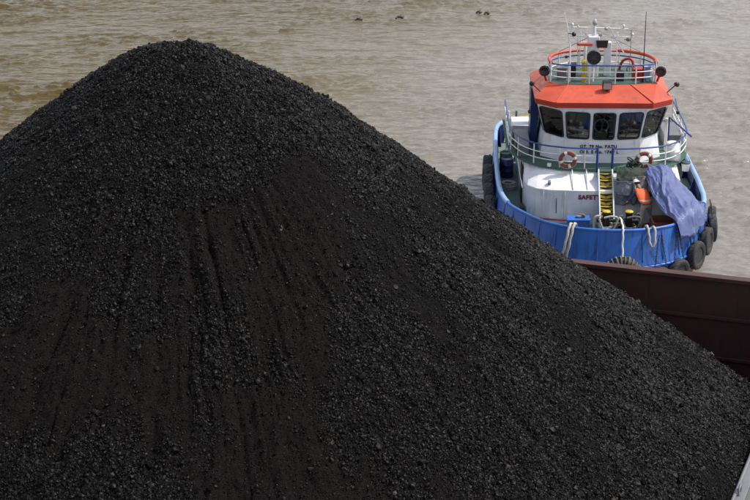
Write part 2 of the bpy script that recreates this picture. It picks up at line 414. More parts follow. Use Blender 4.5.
# ------------------------------------------------------------------ coal heap
AX, AY, AZ = -5.388, 47.5, 15.3
def base_h(X, Y):
    dx, dy = X - AX, Y - AY; r = np.hypot(dx, dy); c = dx / (r + 1e-9)
    S = .72 + .032 * c * c
    return AZ - S * (np.sqrt(r * r + 1.79 ** 2) - 1.79), dx, dy, r
def coal_h(X, Y):
    z, dx, dy, r = base_h(X, Y)
    th = np.arctan2(dx, -dy)                      # 0 = straight to the camera, + = right
    z = z + .4 * fbm(X * .16 + 5, Y * .16, 3) * sstep(r, 1, 6) * .8 + .2 * np.exp(-(r / 2.2) ** 2)
    z = z + .13 * fbm(X * .7, Y * .7, 4) + .10 * fbm(X * 2.3, Y * 2.3, 4, .6) + .05 * fbm(X * 7.3, Y * 7.3, 2, .6)
    # lie of the crest along the barge
    z = z + np.interp(X, [-14, -10.6, -9.6, -8.9, -8.1, -7.1, -6.2, -5.4, -4.5, -3.6, -2.8, -2.0, -0.7, 0.5, 2.2, 3.8, 6.4, 9.3, 13], [-0.318, -0.337, -0.157, -0.158, -0.105, -0.052, -0.176, -0.236, -0.032, -0.078, 0.013, 0.136, 0.006, -0.006, -0.11, -0.154, -0.211, -0.115, -0.245]) * sstep(Y, 38, 46)
    # rain and slide gullies running downhill on the side to the camera
    warp = .05 * fbm(r * .3, th * 3, 3) + .008 * fbm(r * 2.2, th * 9, 2)
    tt = th + warp
    dust = sstep(r, 3.2, 6.5) * np.exp(-((th - .08) / .7) ** 2)
    g = 0
    for f, amp, o in ((9, .12, 3.1), (20, .12, 8.7), (40, .085, 2.2), (75, .045, 6.1)):
        n = np.abs(fbm(tt * f + o * 5, r * .12 + o, 2)) * 2
        g = g - amp * np.exp(-(n / .2) ** 2) * (.5 + sstep(fbm(tt * f * .7, r * .55 + o, 2), -.3, .3))
    on = sstep(fbm(tt * 6 + 2, r * .3 + 7, 2), -.3, .25)
    g = -.21 * np.tanh(-g / .21)
    z = z + g * (.3 + .7 * dust) * on * sstep(r, 2.5, 5)
    # the deepest cut, right of the middle
    for t0, w0, r0, r1, a in ((.30, .018, 3.6, 12.5, .2), (.12, .015, 5.0, 13, .22), (-.28, .016, 7, 13, .2), (.52, .013, 5, 12, .05), (.2, .012, 4.5, 12, .2), (.4, .012, 4, 12, .05), (0, .012, 5, 12, .16), (-.12, .013, 6, 13, .18), (-.42, .012, 7, 12, .14)):
        d = (th + .05 * np.sin(r * .5) * .4 + warp * .5 - t0)
        prof = np.exp(-(d / w0) ** 2) - .45 * np.exp(-((d + w0 * 2.2) / (w0 * 1.6)) ** 2)
        z = z - .72 * a * prof * (.4 + 1.2 * sstep(fbm(r * .8 + t0 * 31, th * 5, 3), -.3, .35)) * sstep(r, r0, r0 + 1.5) * (1 - sstep(r, r1 - 2, r1)) * (.6 + fbm(r * 1.3, th * 0 + t0 * 50, 2))
    # held back by the walls
    n = (X - WA.x) * WN.x + (Y - WA.y) * WN.y     # distance in front of the side wall
    z = np.minimum(z, 4.75 + .8 * np.maximum(n, 0) + .1 * fbm(X * 1.5, Y * 1.5, 3))
    return z, n, dust * (.75 + .9 * fbm(X * .5, Y * .5 + 9, 3)), th, r
def bulk_side(X, Y): return (X - BA.x) * BD.y - (Y - BA.y) * BD.x   # < 0 on the coal side
def make_coal():
    xs = np.arange(-15, 15.2, .045); ys = np.arange(32.5, 62.6, .045)
    X, Y = np.meshgrid(xs, ys); Z, n, dust, th, r = coal_h(X, Y); side = bulk_side(X, Y)
    Z = Z + .055 * (RNG.random(Z.shape) - .5)
    ok = (n > .0) & (side < .05)
    i = np.arange(X.size).reshape(X.shape)
    q = np.stack([i[:-1, :-1], i[:-1, 1:], i[1:, 1:], i[1:, :-1]], -1)
    keep = ok[:-1, :-1] & ok[:-1, 1:] & ok[1:, 1:] & ok[1:, :-1]
    q = q[keep]; used = np.unique(q); re = -np.ones(X.size, int); re[used] = np.arange(len(used)); q = re[q]
    co = np.stack([X, Y, Z], -1).reshape(-1, 3)[used]
    me = bpy.data.meshes.new('coal_heap')
    me.vertices.add(len(co)); me.vertices.foreach_set('co', co.ravel())
    me.loops.add(q.size); me.loops.foreach_set('vertex_index', q.ravel().astype(np.int32))
    me.polygons.add(len(q)); me.polygons.foreach_set('loop_start', np.arange(0, q.size, 4, dtype=np.int32))
    me.update(calc_edges=True)
    a = me.attributes.new('dust', 'FLOAT', 'POINT'); a.data.foreach_set('value', dust.reshape(-1)[used].astype(np.float32))
    me.polygons.foreach_set('use_smooth', np.ones(len(q), bool))
    me.materials.append(M['coal'])
    heap = bpy.data.objects.new('coal_heap', me); COL.objects.link(heap)
    tag(heap, 'tall black heap of crushed coal filling the barge, with gullies down its dusty face', 'coal heap', kind='stuff')
    # lumps
    src = []
    for k in range(7):
        bm = bmesh.new(); bmesh.ops.create_icosphere(bm, subdivisions=1, radius=1)
        rr = random.Random(k)
        for v in bm.verts: v.co *= rr.uniform(.62, 1.15); v.co.x *= 1.15; v.co.z *= .75
        bmesh.ops.dissolve_limit(bm, angle_limit=R(22), verts=bm.verts, edges=bm.edges)
        rm = bpy.data.meshes.new('lump_shape'); bm.to_mesh(rm); bm.free(); rm.materials.append(M['lump'])
        src.append(bpy.data.objects.new('lump_shape', rm))
    NP = 1500000
    px = RNG.uniform(-15, 14.6, NP); py = RNG.uniform(32, 61.5, NP)
    z, n, dust, th, r = coal_h(px, py)
    patch = fbm(px * .55 + 31, py * .55, 4)
    dens = .85 - .5 * np.clip(dust, 0, 1) + .95 * patch + .5 * (fbm(th * 30, r * .45, 3)) * np.clip(dust, 0, 1)
    dens = np.clip(dens, .4, 1)
    ok = (RNG.random(NP) < dens) & (n > .05) & (bulk_side(px, py) < -.02)
    # back of the heap (never seen from near the camera) is thinned
    back = (py - AY) > 4 + .55 * np.abs(px - AX)
    ok &= ~back | (RNG.random(NP) < .25)
    px, py, z, th, r, dens = px[ok], py[ok], z[ok], th[ok], r[ok], dens[ok]
    size = .012 + .028 * RNG.random(len(px)) ** 2.2 + .03 * RNG.random(len(px)) ** 9
    small = (RNG.random(len(px)) < .45) | ((dens < .5) & (RNG.random(len(px)) < .8))
    size = np.where(small, .009 + .012 * RNG.random(len(px)), size)
    size = np.where(RNG.random(len(px)) < .0012, .06 + .035 * RNG.random(len(px)), size)
    size *= .75 + .5 * dens + .25 * sstep(px, 2, 8)
    pts = np.stack([px, py, z + size * .25], -1)
    pm = bpy.data.meshes.new('coal_lumps'); pm.vertices.add(len(pts)); pm.vertices.foreach_set('co', pts.ravel())
    a = pm.attributes.new('size', 'FLOAT', 'POINT'); a.data.foreach_set('value', size.astype(np.float32))
    a = pm.attributes.new('turn', 'FLOAT_VECTOR', 'POINT'); a.data.foreach_set('vector', (RNG.random((len(pts), 3)) * 6.28).astype(np.float32).ravel())
    lo = bpy.data.objects.new('coal_lumps', pm); COL.objects.link(lo); lo.parent = heap
    lo['kind'] = 'stuff'
    ng = bpy.data.node_groups.new('scatter_lumps', 'GeometryNodeTree')
    ng.interface.new_socket('Geometry', in_out='INPUT', socket_type='NodeSocketGeometry')
    ng.interface.new_socket('Geometry', in_out='OUTPUT', socket_type='NodeSocketGeometry')
    gi = ng.nodes.new('NodeGroupInput'); go = ng.nodes.new('NodeGroupOutput')
    iop = ng.nodes.new('GeometryNodeInstanceOnPoints'); jn = ng.nodes.new('GeometryNodeGeometryToInstance')
    for s in reversed(src):
        oi = ng.nodes.new('GeometryNodeObjectInfo'); oi.inputs['Object'].default_value = s
        ng.links.new(oi.outputs['Geometry'], jn.inputs[0])
    def attr(name, t):
        n = ng.nodes.new('GeometryNodeInputNamedAttribute'); n.data_type = t; n.inputs['Name'].default_value = name; return n.outputs['Attribute']
    ng.links.new(gi.outputs[0], iop.inputs['Points']); ng.links.new(jn.outputs[0], iop.inputs['Instance'])
    iop.inputs['Pick Instance'].default_value = True
    rv = ng.nodes.new('FunctionNodeEulerToRotation'); ng.links.new(attr('turn', 'FLOAT_VECTOR'), rv.inputs[0]); ng.links.new(rv.outputs[0], iop.inputs['Rotation'])
    ng.links.new(attr('size', 'FLOAT'), iop.inputs['Scale']); ng.links.new(iop.outputs[0], go.inputs[0])
    md = lo.modifiers.new('scatter', 'NODES'); md.node_group = ng
    print('lumps', len(pts))
make_coal()

# ------------------------------------------------------------------ tugboat (local: u right, v aft, z up)
TY = R(-1.5); T0 = Vector((9.6, 66.55, 0))
TM = Matrix.Translation(T0) @ Matrix.Rotation(TY, 4, 'Z')
tug = empty('tugboat', T0, (0, 0, TY))
tag(tug, 'blue and white tugboat with orange wheelhouse roof facing the barge', 'tugboat')
def on_tug(o, loc=(0, 0, 0), rot=(0, 0, 0)):
    """stand a separate thing on the tug, given deck coordinates"""
    o.location = TM @ Vector(loc); e = Euler(rot).to_matrix().to_4x4(); o.rotation_euler = (Matrix.Rotation(TY, 4, 'Z') @ e).to_euler(); return o
def U(mb, name, mats, parent=None, bevel=0): return mb.build(name, mats, parent or tug, bevel=bevel)

OUT = [(-3.7, 16.0), (-4.12, 15.2), (-4.3, 13.5), (-4.38, 10), (-4.4, 7.2), (-4.32, 5.2), (-4.05, 3.7), (-3.55, 2.55), (-2.9, 1.4), (-2.1, .62), (-1.1, .15), (0, 0)]
OUT = OUT + [(-u, v) for u, v in OUT[-2::-1]]
OUTS = [(p.x, p.y) for p in smooth_path([(u, v, 0) for u, v in OUT], 5)]
def outline(off=0):
    r = []
    for i, (u, v) in enumerate(OUTS):
        a = OUTS[max(i - 1, 0)]; b = OUTS[min(i + 1, len(OUTS) - 1)]
        t = Vector((b[0] - a[0], b[1] - a[1])).normalized(); n = Vector((t.y, -t.x))
        if i == 0: pass
        r.append((u + n.x * off, v + n.y * off))
    return r
# outward check: at the bow the normal must point to -v
_t = outline(1); SG = 1 if _t[len(_t) // 2][1] < 0 else -1
def topz(v): return 2.62 + .3 * max(0, 1 - max(v, 0) / 6.5) ** 1.3 + .15 * max(0, (v - 10) / 6)
def bowness(v): return max(0, 1 - max(v, 0) / 7)
def ring(off, z, bo=0):
    base = outline(0); res = []
    for i, (u, v) in enumerate(base):
        a = OUTS[max(i - 1, 0)]; b = OUTS[min(i + 1, len(OUTS) - 1)]
        t = Vector((b[0] - a[0], b[1] - a[1])).normalized(); n = Vector((t.y, -t.x)) * SG
        q = off + bo * bowness(v); res.append(Vector((u + n.x * q, v + n.y * q, z if not callable(z) else z(v))))
    return res
DK = 1.72
def make_hull():
    m = MB()
    m.strip([ring(.12, 1.5, .14), ring(.1, 1.05, .08), ring(.05, .55, -.05)], sm=True)
    n0 = len(m.f)
    m.strip([ring(.05, .55, -.05), ring(0, 0, -.25), ring(-.1, -.8, -.8)], sm=True)
    for i in range(n0, len(m.f)): m.mi[i] = 1
    r = ring(.12, 1.5, .14); a, b = r[0], r[-1]
    m.add([a, b, (b.x, b.y, -.8), (a.x, a.y, -.8)], [(0, 1, 2, 3)])
    U(m, 'hull', ['blue', 'antifoul'])
    # bulwark leaning inboard, thick, with a pale inner side
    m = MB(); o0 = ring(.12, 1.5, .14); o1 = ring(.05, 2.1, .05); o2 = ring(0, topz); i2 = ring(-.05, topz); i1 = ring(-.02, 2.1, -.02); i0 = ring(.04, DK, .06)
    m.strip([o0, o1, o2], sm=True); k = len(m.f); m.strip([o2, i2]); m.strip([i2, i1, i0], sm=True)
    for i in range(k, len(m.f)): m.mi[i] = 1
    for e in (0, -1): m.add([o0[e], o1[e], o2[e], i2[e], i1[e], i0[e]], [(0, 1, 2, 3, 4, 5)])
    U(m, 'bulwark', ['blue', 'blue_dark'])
    pts = ring(-.02, lambda v: topz(v) + .02)
    nn = len(pts); cut0 = [i for i, p in enumerate(pts) if p.y < 4.2]; lo, hi = cut0[0], cut0[-1]
    for seg, mt, r in ((pts[:lo + 1], 'blue_pale', .11), (pts[lo:hi + 1], 'blue', .065), (pts[hi:], 'blue_pale', .11)):
        U(MB().tube(seg, r, 8), 'bulwark_rail', mt)
    U(MB().tube(ring(.13, 1.42, .14), .06, 8), 'rubbing_strake', 'blue')
    # stern bulwark
    a, b = pts[0], pts[-1]
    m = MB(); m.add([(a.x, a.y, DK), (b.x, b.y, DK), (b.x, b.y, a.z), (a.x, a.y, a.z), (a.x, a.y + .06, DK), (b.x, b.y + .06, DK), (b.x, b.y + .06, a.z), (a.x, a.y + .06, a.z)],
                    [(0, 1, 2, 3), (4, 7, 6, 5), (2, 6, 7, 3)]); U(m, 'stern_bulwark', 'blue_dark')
    U(MB().tube([a, b], .1, 8), 'stern_rail', 'blue_pale')
    # deck
    d = ring(0, DK); m = MB(); m.add(d, [tuple(range(len(d)))]); U(m, 'main_deck', 'green_pale')
    # ribs on the outside of the bulwark, frames on the inside
    O0, O2, I2, I0 = ring(.125, 1.62, .13), ring(.01, topz), ring(-.06, topz), ring(0.02, DK + .01, .06)
    for i in range(4, nn - 4, 4):
        p, q = O0[i], O2[i]; q = q + Vector((0, 0, -.1))
        if p.y < 5.5 and abs(p.x) > .5: U(MB().tube([p, q], .022, 5), 'hull_rib', 'blue')
        p, q = I0[i], I2[i]; nrm = (p - Vector((0, 8, p.z))); nrm.z = 0; nrm.normalize()
        m = MB(); t = Vector((-nrm.y, nrm.x, 0)) * .02; pa = p - nrm * .32
        m.add([p - t, pa - t, q - t + Vector((0, 0, -.06)), p + t, pa + t, q + t + Vector((0, 0, -.06))], [(0, 1, 2), (3, 5, 4), (0, 3, 4, 1), (1, 4, 5, 2), (0, 2, 5, 3)])
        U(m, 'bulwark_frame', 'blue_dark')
make_hull()

# deckhouse -------------------------------------------------------
HF = [(-3.35, 12.6), (-3.35, 5.6), (-3.25, 4.95), (-2.9, 4.5), (-2.3, 4.28), (-1.2, 4.2), (0, 4.18)]
HF = HF + [(-u, v) for u, v in HF[-2::-1]]
def edge_plan(off=0):
    P = [(-3.95, 12.8), (-3.95, 8.6), (-3.75, 7.4), (-3.35, 6.45), (-2.7, 5.75), (-1.9, 5.4), (-1, 5.22), (0, 5.18)]
    P = P + [(-u, v) for u, v in P[-2::-1]]
    return [(u * (1 + off / 4), v - off if v < 12 else v) for u, v in P]
def make_house():
    m = MB(); m.strip([[(u, v, DK) for u, v in HF], [(u, v, 3.17) for u, v in HF]]); m.strip([[(-3.35, 12.6, DK), (3.35, 12.6, DK)], [(-3.35, 12.6, 3.75), (3.35, 12.6, 3.75)]])
    U(m, 'deckhouse_wall', 'white')
    IN = [(-3.34, 12.6), (-3.3, 7.6), (-3.1, 6.7), (-2.7, 5.95), (-2.05, 5.55), (-1.05, 5.32), (0, 5.28)]; IN = IN + [(-u, v) for u, v in IN[-2::-1]]
    m = MB(); m.strip([[(u, v, 3.17) for u, v in HF], [(u * .995, v, 3.2) for u, v in HF], [(u, v, 3.76) for u, v in IN]]); U(m, 'sloping_ledge', 'white')
    m = MB(); m.prism(edge_plan(), 3.765, 3.83); m2 = U(m, 'upper_deck', 'green')
    U(MB().tube([(u, v, 3.79) for u, v in edge_plan(.02)], .035, 6), 'deck_edge', 'green')
    # left side: door, vent, hand grip, small fittings
    d = MB(); d.box((-3.42, 6.5, 1.85), (-3.36, 7.35, 3.5)); d = U(d, 'door', 'brown', bevel=.02)
    MB().tube([(-3.46, 6.6, 2.6), (-3.5, 6.6, 2.6), (-3.5, 6.75, 2.6)], .02, 6).build('handle', 'grey', d)
    MB().lathe([(.12, 0), (.12, .03), (0, .04)], 12, o=(-3.42, 6.95, 3.1), axis='x').build('porthole', 'black', d)
    m = MB(); m.box((-3.5, 4.9, 1.75), (-3.36, 5.5, 2.2)); U(m, 'step_box', 'rubber', bevel=.02)
    U(MB().tube([(-2.05, 4.2, 2.85), (-2.05, 4.14, 2.8), (-2.05, 4.14, 2.25), (-2.05, 4.2, 2.2)], .022, 6), 'grab_bar', 'rail_blue')
    m = MB(); m.box((-2.4, 4.55, 3.32), (-2.28, 4.7, 3.5), rot=(.5, 0, 0)); U(m, 'ledge_light', 'grey', bevel=.01)
    for u in (-1.35, -.75): U(MB().tube([(u, 4.25, 3.26), (u, 5.2, 3.82)], .025, 6), 'ledge_seam', 'white')
    text('safety_lettering', 'SAFETY', .26, 'letter_red', tug, (-1.13, 4.17, 2.84), (R(90), 0, 0), .012)
    # stairs with chevron steps
    for sg in (-1, 1):
        u = .02 + sg * .29
        m = MB(); m.add([(u - .025, 2.95, 1.74), (u + .025, 2.95, 1.74), (u + .025, 4.85, 3.83), (u - .025, 4.85, 3.83), (u - .025, 2.95, 1.98), (u + .025, 2.95, 1.98), (u + .025, 4.75, 4.0), (u - .025, 4.75, 4.0)],
                        [(0, 1, 2, 3), (4, 7, 6, 5), (0, 3, 7, 4), (1, 5, 6, 2), (0, 4, 5, 1), (2, 6, 7, 3)]); U(m, 'stringer', 'rail_white')
    m = MB(); m.box((-.27, 4.8, 3.84), (.31, 5.4, 3.875)); U(m, 'landing_plate', 'green')
    st = None
    for i in range(9):
        t = (i + .5) / 9; v, z = 2.98 + 1.8 * t, 1.86 + 2.02 * t
        if st is None:
            m = MB(); w_ = .262
            m.box((-w_, -.02, -.015), (w_, .2, .015), 1)
            m.add([(-w_, -.02, .0), (w_, -.02, 0), (w_, .0, -.225), (-w_, 0, -.225)], [(0, 1, 2, 3)], 1)
            for sgn in (-1, 1):
                m.add([(0, -.022, -.21), (sgn * w_, -.026, -.12), (sgn * w_, -.03, .0), (0, -.03, -.09)], [(0, 1, 2, 3)], 0)
                m.add([(0, -.01, .019), (sgn * w_, .06, .019), (sgn * w_, .18, .019), (0, .1, .019)], [(0, 1, 2, 3)], 0)
            st = U(m, 'step', ['yellow', 'step_black']); o = st
        else: o = share(st, tug)
        o.location = (.02, v, z)
    # names painted below the windows: two rows of small black letters
    text('registration_lettering', 'GT. 79 No. BATU', .19, 'letter', tug, (-.98, 6.055, 4.52), (R(90), 0, 0), .008)
    text('registration_lettering', 'OPS. E No. 674 / L', .19, 'letter', tug, (-.98, 6.055, 4.28), (R(90), 0, 0), .008)
make_house()
def make_fittings():
    for u in (-2.6, -1.7, .75, 2.2): U(MB().tube([(u, 4.185 + max(0, abs(u) - 1.5) * .12, DK), (u, 4.185 + max(0, abs(u) - 1.5) * .12, 3.15)], .014, 4), 'weld_seam', 'white')
    m = MB(); m.box((1.9, 4.1, 1.95), (2.5, 4.24, 3.0)); h = U(m, 'front_hatch', 'white', bevel=.03)
    for z in (2.15, 2.8): MB().tube([(2.42, 4.08, z), (2.5, 4.08, z + .1)], .02, 5).build('dog', 'grey', h)
    for u in (-2.3, 2.4):
        a = U(MB().lathe([(.09, 0), (.09, .12), (0, .15)], 10, o=(u, 5.35 + .1 * abs(u), 3.84)), 'mushroom_vent', 'rail_white')
    U(MB().tube([(-3.42, 5.5, 2.9), (-3.42, 12, 2.9)], .035, 6), 'side_pipe', 'rail_white')
    U(MB().tube([(-2.95, 4.42, 1.9), (-1.9, 4.16, 1.9), (-.8, 4.12, 1.9)], .03, 6), 'fire_main', 'red')
    for u in (-3.0, 3.0):
        m = MB(); m.lathe([(.1, 0), (.1, .4), (.14, .42), (.14, .48)], 12, o=(u, 3.4, DK)); m.tube([(u - .2, 3.4, DK + .3), (u + .2, 3.4, DK + .3)], .04, 6); U(m, 'bollard', 'black')
make_fittings()

# wheelhouse ------------------------------------------------------
WB = [(-2.45, 10.2), (-2.45, 7.25), (-1.6, 6.3), (-.53, 6.1), (.53, 6.1), (1.6, 6.3), (2.45, 7.25), (2.45, 10.2)]    # at the sill
WT = [(-2.8, 10.2), (-2.8, 6.85), (-1.75, 5.9), (-.55, 5.7), (.55, 5.7), (1.75, 5.9), (2.8, 6.85), (2.8, 10.2)]       # at the head
WF = [(-2.6, 10.2), (-2.6, 7.1), (-1.65, 6.27), (-.53, 6.08), (.53, 6.08), (1.65, 6.27), (2.6, 7.1), (2.6, 10.2)]     # foot
ZS, ZH = 4.84, 6.22
def make_wheelhouse():
    m = MB(); m.strip([[(u, v, 3.84) for u, v in WF], [(u, v, ZS) for u, v in WB]]); U(m, 'wheelhouse_wall', 'white')
    m = MB(); m.strip([[(-2.6, 10.2, 3.84), (2.6, 10.2, 3.84)], [(-2.8, 10.2, 6.5), (2.8, 10.2, 6.5)]])
    m.strip([[(u, v, ZH) for u, v in WT], [(u * 1.01, v, 6.52) for u, v in WT]])
    U(m, 'wheelhouse_wall', 'white')
    def P(i, s, t):   # facet i, s along, t up
        a, b = Vector((*WB[i], ZS)), Vector((*WB[i + 1], ZS)); c, d = Vector((*WT[i], ZH)), Vector((*WT[i + 1], ZH))
        return a.lerp(b, s).lerp(c.lerp(d, s), t)
    for i in range(7):
        a, b = Vector((*WB[i], 0)), Vector((*WB[i + 1], 0)); n = Vector((b.y - a.y, a.x - b.x, 0)).normalized()
        if n.y > 0 and abs(n.x) < .5: n = -n
        if abs(n.x) > .5 and n.x * (a.x + b.x) < 0: n = -n
        spans = [(0, 1)] if 0 < i < 6 else [(0, .33), (.33, .66), (.66, 1)]
        for s0, s1 in spans:
            w0 = (b - a).length * (s1 - s0); e = .075 / w0 * (s1 - s0); t0, t1 = .045, .95
            a0, a1 = s0 + e, s1 - e
            # wall around the opening
            m = MB(); q = lambda s, t, k=0: P(i, s, t) + n * k
            m.add([q(s0, 0), q(s1, 0), q(s1, 1), q(s0, 1), q(a0, t0), q(a1, t0), q(a1, t1), q(a0, t1)], [(0, 1, 5, 4), (1, 2, 6, 5), (2, 3, 7, 6), (3, 0, 4, 7)])
            m.add([q(s0, 0, -.06), q(s1, 0, -.06), q(s1, 1, -.06), q(s0, 1, -.06), q(a0, t0, -.06), q(a1, t0, -.06), q(a1, t1, -.06), q(a0, t1, -.06)], [(0, 1, 5, 4), (1, 2, 6, 5), (2, 3, 7, 6), (3, 0, 4, 7)])
            U(m, 'wheelhouse_wall', 'white')
            # rounded rubber frame
            def loop(inset, k, r):
                out = []; W_ = w0; H_ = 1.44
                x0, x1, y0, y1 = inset, W_ - inset, .05 + inset - .07, 1.44 * .965 - inset + .07
                for cx, cy, an in ((x0 + r, y0 + r, 180), (x1 - r, y0 + r, 270), (x1 - r, y1 - r, 0), (x0 + r, y1 - r, 90)):
                    for j in range(5):
                        g = R(an + j * 22.5); x, y = cx + r * math.cos(g), cy + r * math.sin(g)
                        out.append(q(s0 + (s1 - s0) * x / W_, y / H_, k))
                return out
            A, B_, C_, D_ = loop(.055, .0, .16), loop(.06, .035, .15), loop(.11, .035, .12), loop(.125, -.03, .11)
            m = MB(); m.strip([A, B_, C_, D_], closed=True); f = U(m, 'window', 'frame')
            if 2 <= i <= 4:
                w0_ = q(s0 + (s1 - s0) * .5, .97, .06); MB().tube([w0_, q(s0 + (s1 - s0) * (.3 + .1 * (i - 2)), .42, .05)], .014, 4).build('wiper', 'black', f)
            g = loop(.115, -.01, .11); m = MB(); m.add(g, [tuple(range(len(g)))]); m.build('pane', 'glass', f)
    # inside: floor, console, seats, steering wheel, bulkhead items
    m = MB(); m.prism([(u * .97, v + .08) for u, v in WF], 3.86, 3.9); U(m, 'cabin_floor', 'dark')
    m = MB(); m.prism([(u * .98, v + .05) for u, v in WT], 6.34, 6.38); U(m, 'cabin_ceiling', 'dark')
    m = MB(); m.box((-1.5, 6.75, 3.9), (1.5, 7.3, 4.85)); m.box((-.5, 6.7, 4.85), (.5, 7.1, 5.0)); U(m, 'console', 'dark', bevel=.03)
    U(MB().tube([(.3 * math.cos(a * .3927), 7.12 - .08, 5.22 + .3 * math.sin(a * .3927)) for a in range(16)], .03, 6, closed=True), 'steering_wheel', 'rail_white')
    U(MB().tube([(-.3, 7.04, 5.22), (.3, 7.04, 5.22)], .02).tube([(0, 7.04, 4.92), (0, 7.04, 5.52)], .02), 'wheel_spoke', 'grey')
    m = MB(); m.box((.9, 8.0, 5.55), (2.2, 8.1, 5.72)); U(m, 'shelf', 'yellow')
    m = MB(); m.box((-2.1, 8.6, 4.0), (-1.2, 9.2, 5.4)); m.box((-.3, 9.4, 4.0), (.6, 10, 5.8)); U(m, 'cabinet', 'brown', bevel=.02)
    m = MB(); m.box((-1.0, 6.9, 4.86), (-.75, 7.1, 5.25)); m.box((-.95, 6.92, 5.25), (-.85, 7, 5.45)); U(m, 'radio_set', 'rail_white', bevel=.02)
    # roof visor
    B = [(-2.95, 10.4), (-2.95, 6.3), (-2.1, 5.6), (2.0, 5.6), (2.9, 6.3), (2.9, 10.4)]
    T = [(-2.3, 10.0), (-2.3, 7.25), (-1.5, 6.9), (1.15, 6.9), (2.3, 7.25), (2.3, 10.0)]
    m = MB(); m.strip([[(u, v, 6.64) for u, v in B], [(u, v, 7.1) for u, v in T]], closed=True); U(m, 'roof_visor', 'orange')
    m = MB(); m.strip([[(u * .99, v, 6.41) for u, v in B], [(u, v, 6.64) for u, v in B]], closed=True); U(m, 'fascia', 'red')  # deeper red than the visor: the upright lip's shade put into the colour
    m = MB(); m.add([(u * .99, v, 6.415) for u, v in B], [tuple(range(6))]); U(m, 'soffit', 'rail_white')
    m = MB(); m.prism(T, 7.0, 7.105); U(m, 'roof_deck', 'green')
    for k in (2, 3): U(MB().tube([(*B[k], 6.67), (*T[k], 7.11)], .022, 5), 'roof_seam', 'orange')
make_wheelhouse()

def rail(path, z0, h, every, mids=2, top='rail_blue', rest='rail_white', name='handrail', r=.03, posts=None):
    P = smooth_path([(u, v, 0) for u, v in path], 5)
    zf = z0 if callable(z0) else (lambda p: z0)
    U(MB().tube([(p.x, p.y, zf(p) + h) for p in P], r * 1.15, 7), name, top)
    for k in range(mids):
        hh = h * (k + 1) / (mids + 1) * .96; U(MB().tube([(p.x, p.y, zf(p) + hh) for p in P], r * .8, 6), 'rail_bar', rest)
    L = 0; nxt = 0
    for a, b in zip(P, P[1:] + [P[-1]]):
        if L >= nxt - 1e-6: U(MB().tube([(a.x, a.y, zf(a)), (a.x, a.y, zf(a) + h)], r, 6), 'rail_post', rest); nxt += every
        L += (b - a).length
    U(MB().tube([(P[-1].x, P[-1].y, zf(P[-1])), (P[-1].x, P[-1].y, zf(P[-1]) + h)], r, 6), 'rail_post', rest)
def make_rails():
    E = edge_plan(-.06)
    left = [e for e in E if e[0] < -.4]; right = [e for e in E if e[0] > .4]
    rail(left[0:] + [(-.3, 5.24)], 3.83, .9, 1.15); rail([(.34, 5.24)] + right, 3.83, .9, 1.15)
    for u in (-.3, .34): U(MB().tube([(u, 5.22, 3.7), (u, 5.22, 4.78)], .05, 8), 'stair_post', 'rail_blue')
    # stair hand rail from the right wing going up
    U(MB().tube([(3.05, 8.0, 3.85), (3.05, 8.0, 5.35), (3.9, 7.0, 4.78)], .04, 7), 'wing_brace', 'rail_blue')
    U(MB().tube([(2.95, 8.0, 3.85), (2.95, 8.0, 5.3)], .07, 8), 'wing_post', 'rail_white')
    # roof rail: white bars with blue top in front, thick orange pipe arching round the back
    F = [(-2.2, 7.6), (-2.15, 7.25), (-1.5, 7.0), (0, 6.96), (1.15, 7.0), (2.15, 7.3), (2.2, 7.6)]
    rail(F, 7.11, .8, .95, 2)
    K = [(-2.25, 7.3), (-2.25, 8.2), (-1.8, 9.0), (-.9, 9.5), (0, 9.55), (.9, 9.5), (1.8, 8.95), (2.25, 8.1), (2.25, 7.35)]
    P = smooth_path([(u, v, 7.95) for u, v in K], 5); U(MB().tube(P, .075, 8), 'roof_hoop', 'orange')
    P2 = [(p.x, p.y, 7.72) for p in P]; U(MB().tube(P2, .03, 6), 'rail_bar', 'rail_blue')
    P3 = [(p.x, p.y, 7.42) for p in P]; U(MB().tube(P3, .028, 6), 'rail_bar', 'rail_white')
    for i in range(0, len(P), 5): U(MB().tube([(P[i].x, P[i].y, 7.1), (P[i].x, P[i].y, 8.0)], .035, 6), 'rail_post', 'rail_white')
    # red swan-neck pipe on the right of the roof
    U(MB().tube(smooth_path([(.75, 8.3, 7.1), (.85, 8.2, 7.7), (1.05, 8.0, 7.95), (1.3, 7.9, 7.9), (1.35, 7.85, 7.4)], 4), .06, 7), 'swan_neck_pipe', 'red')
make_rails()

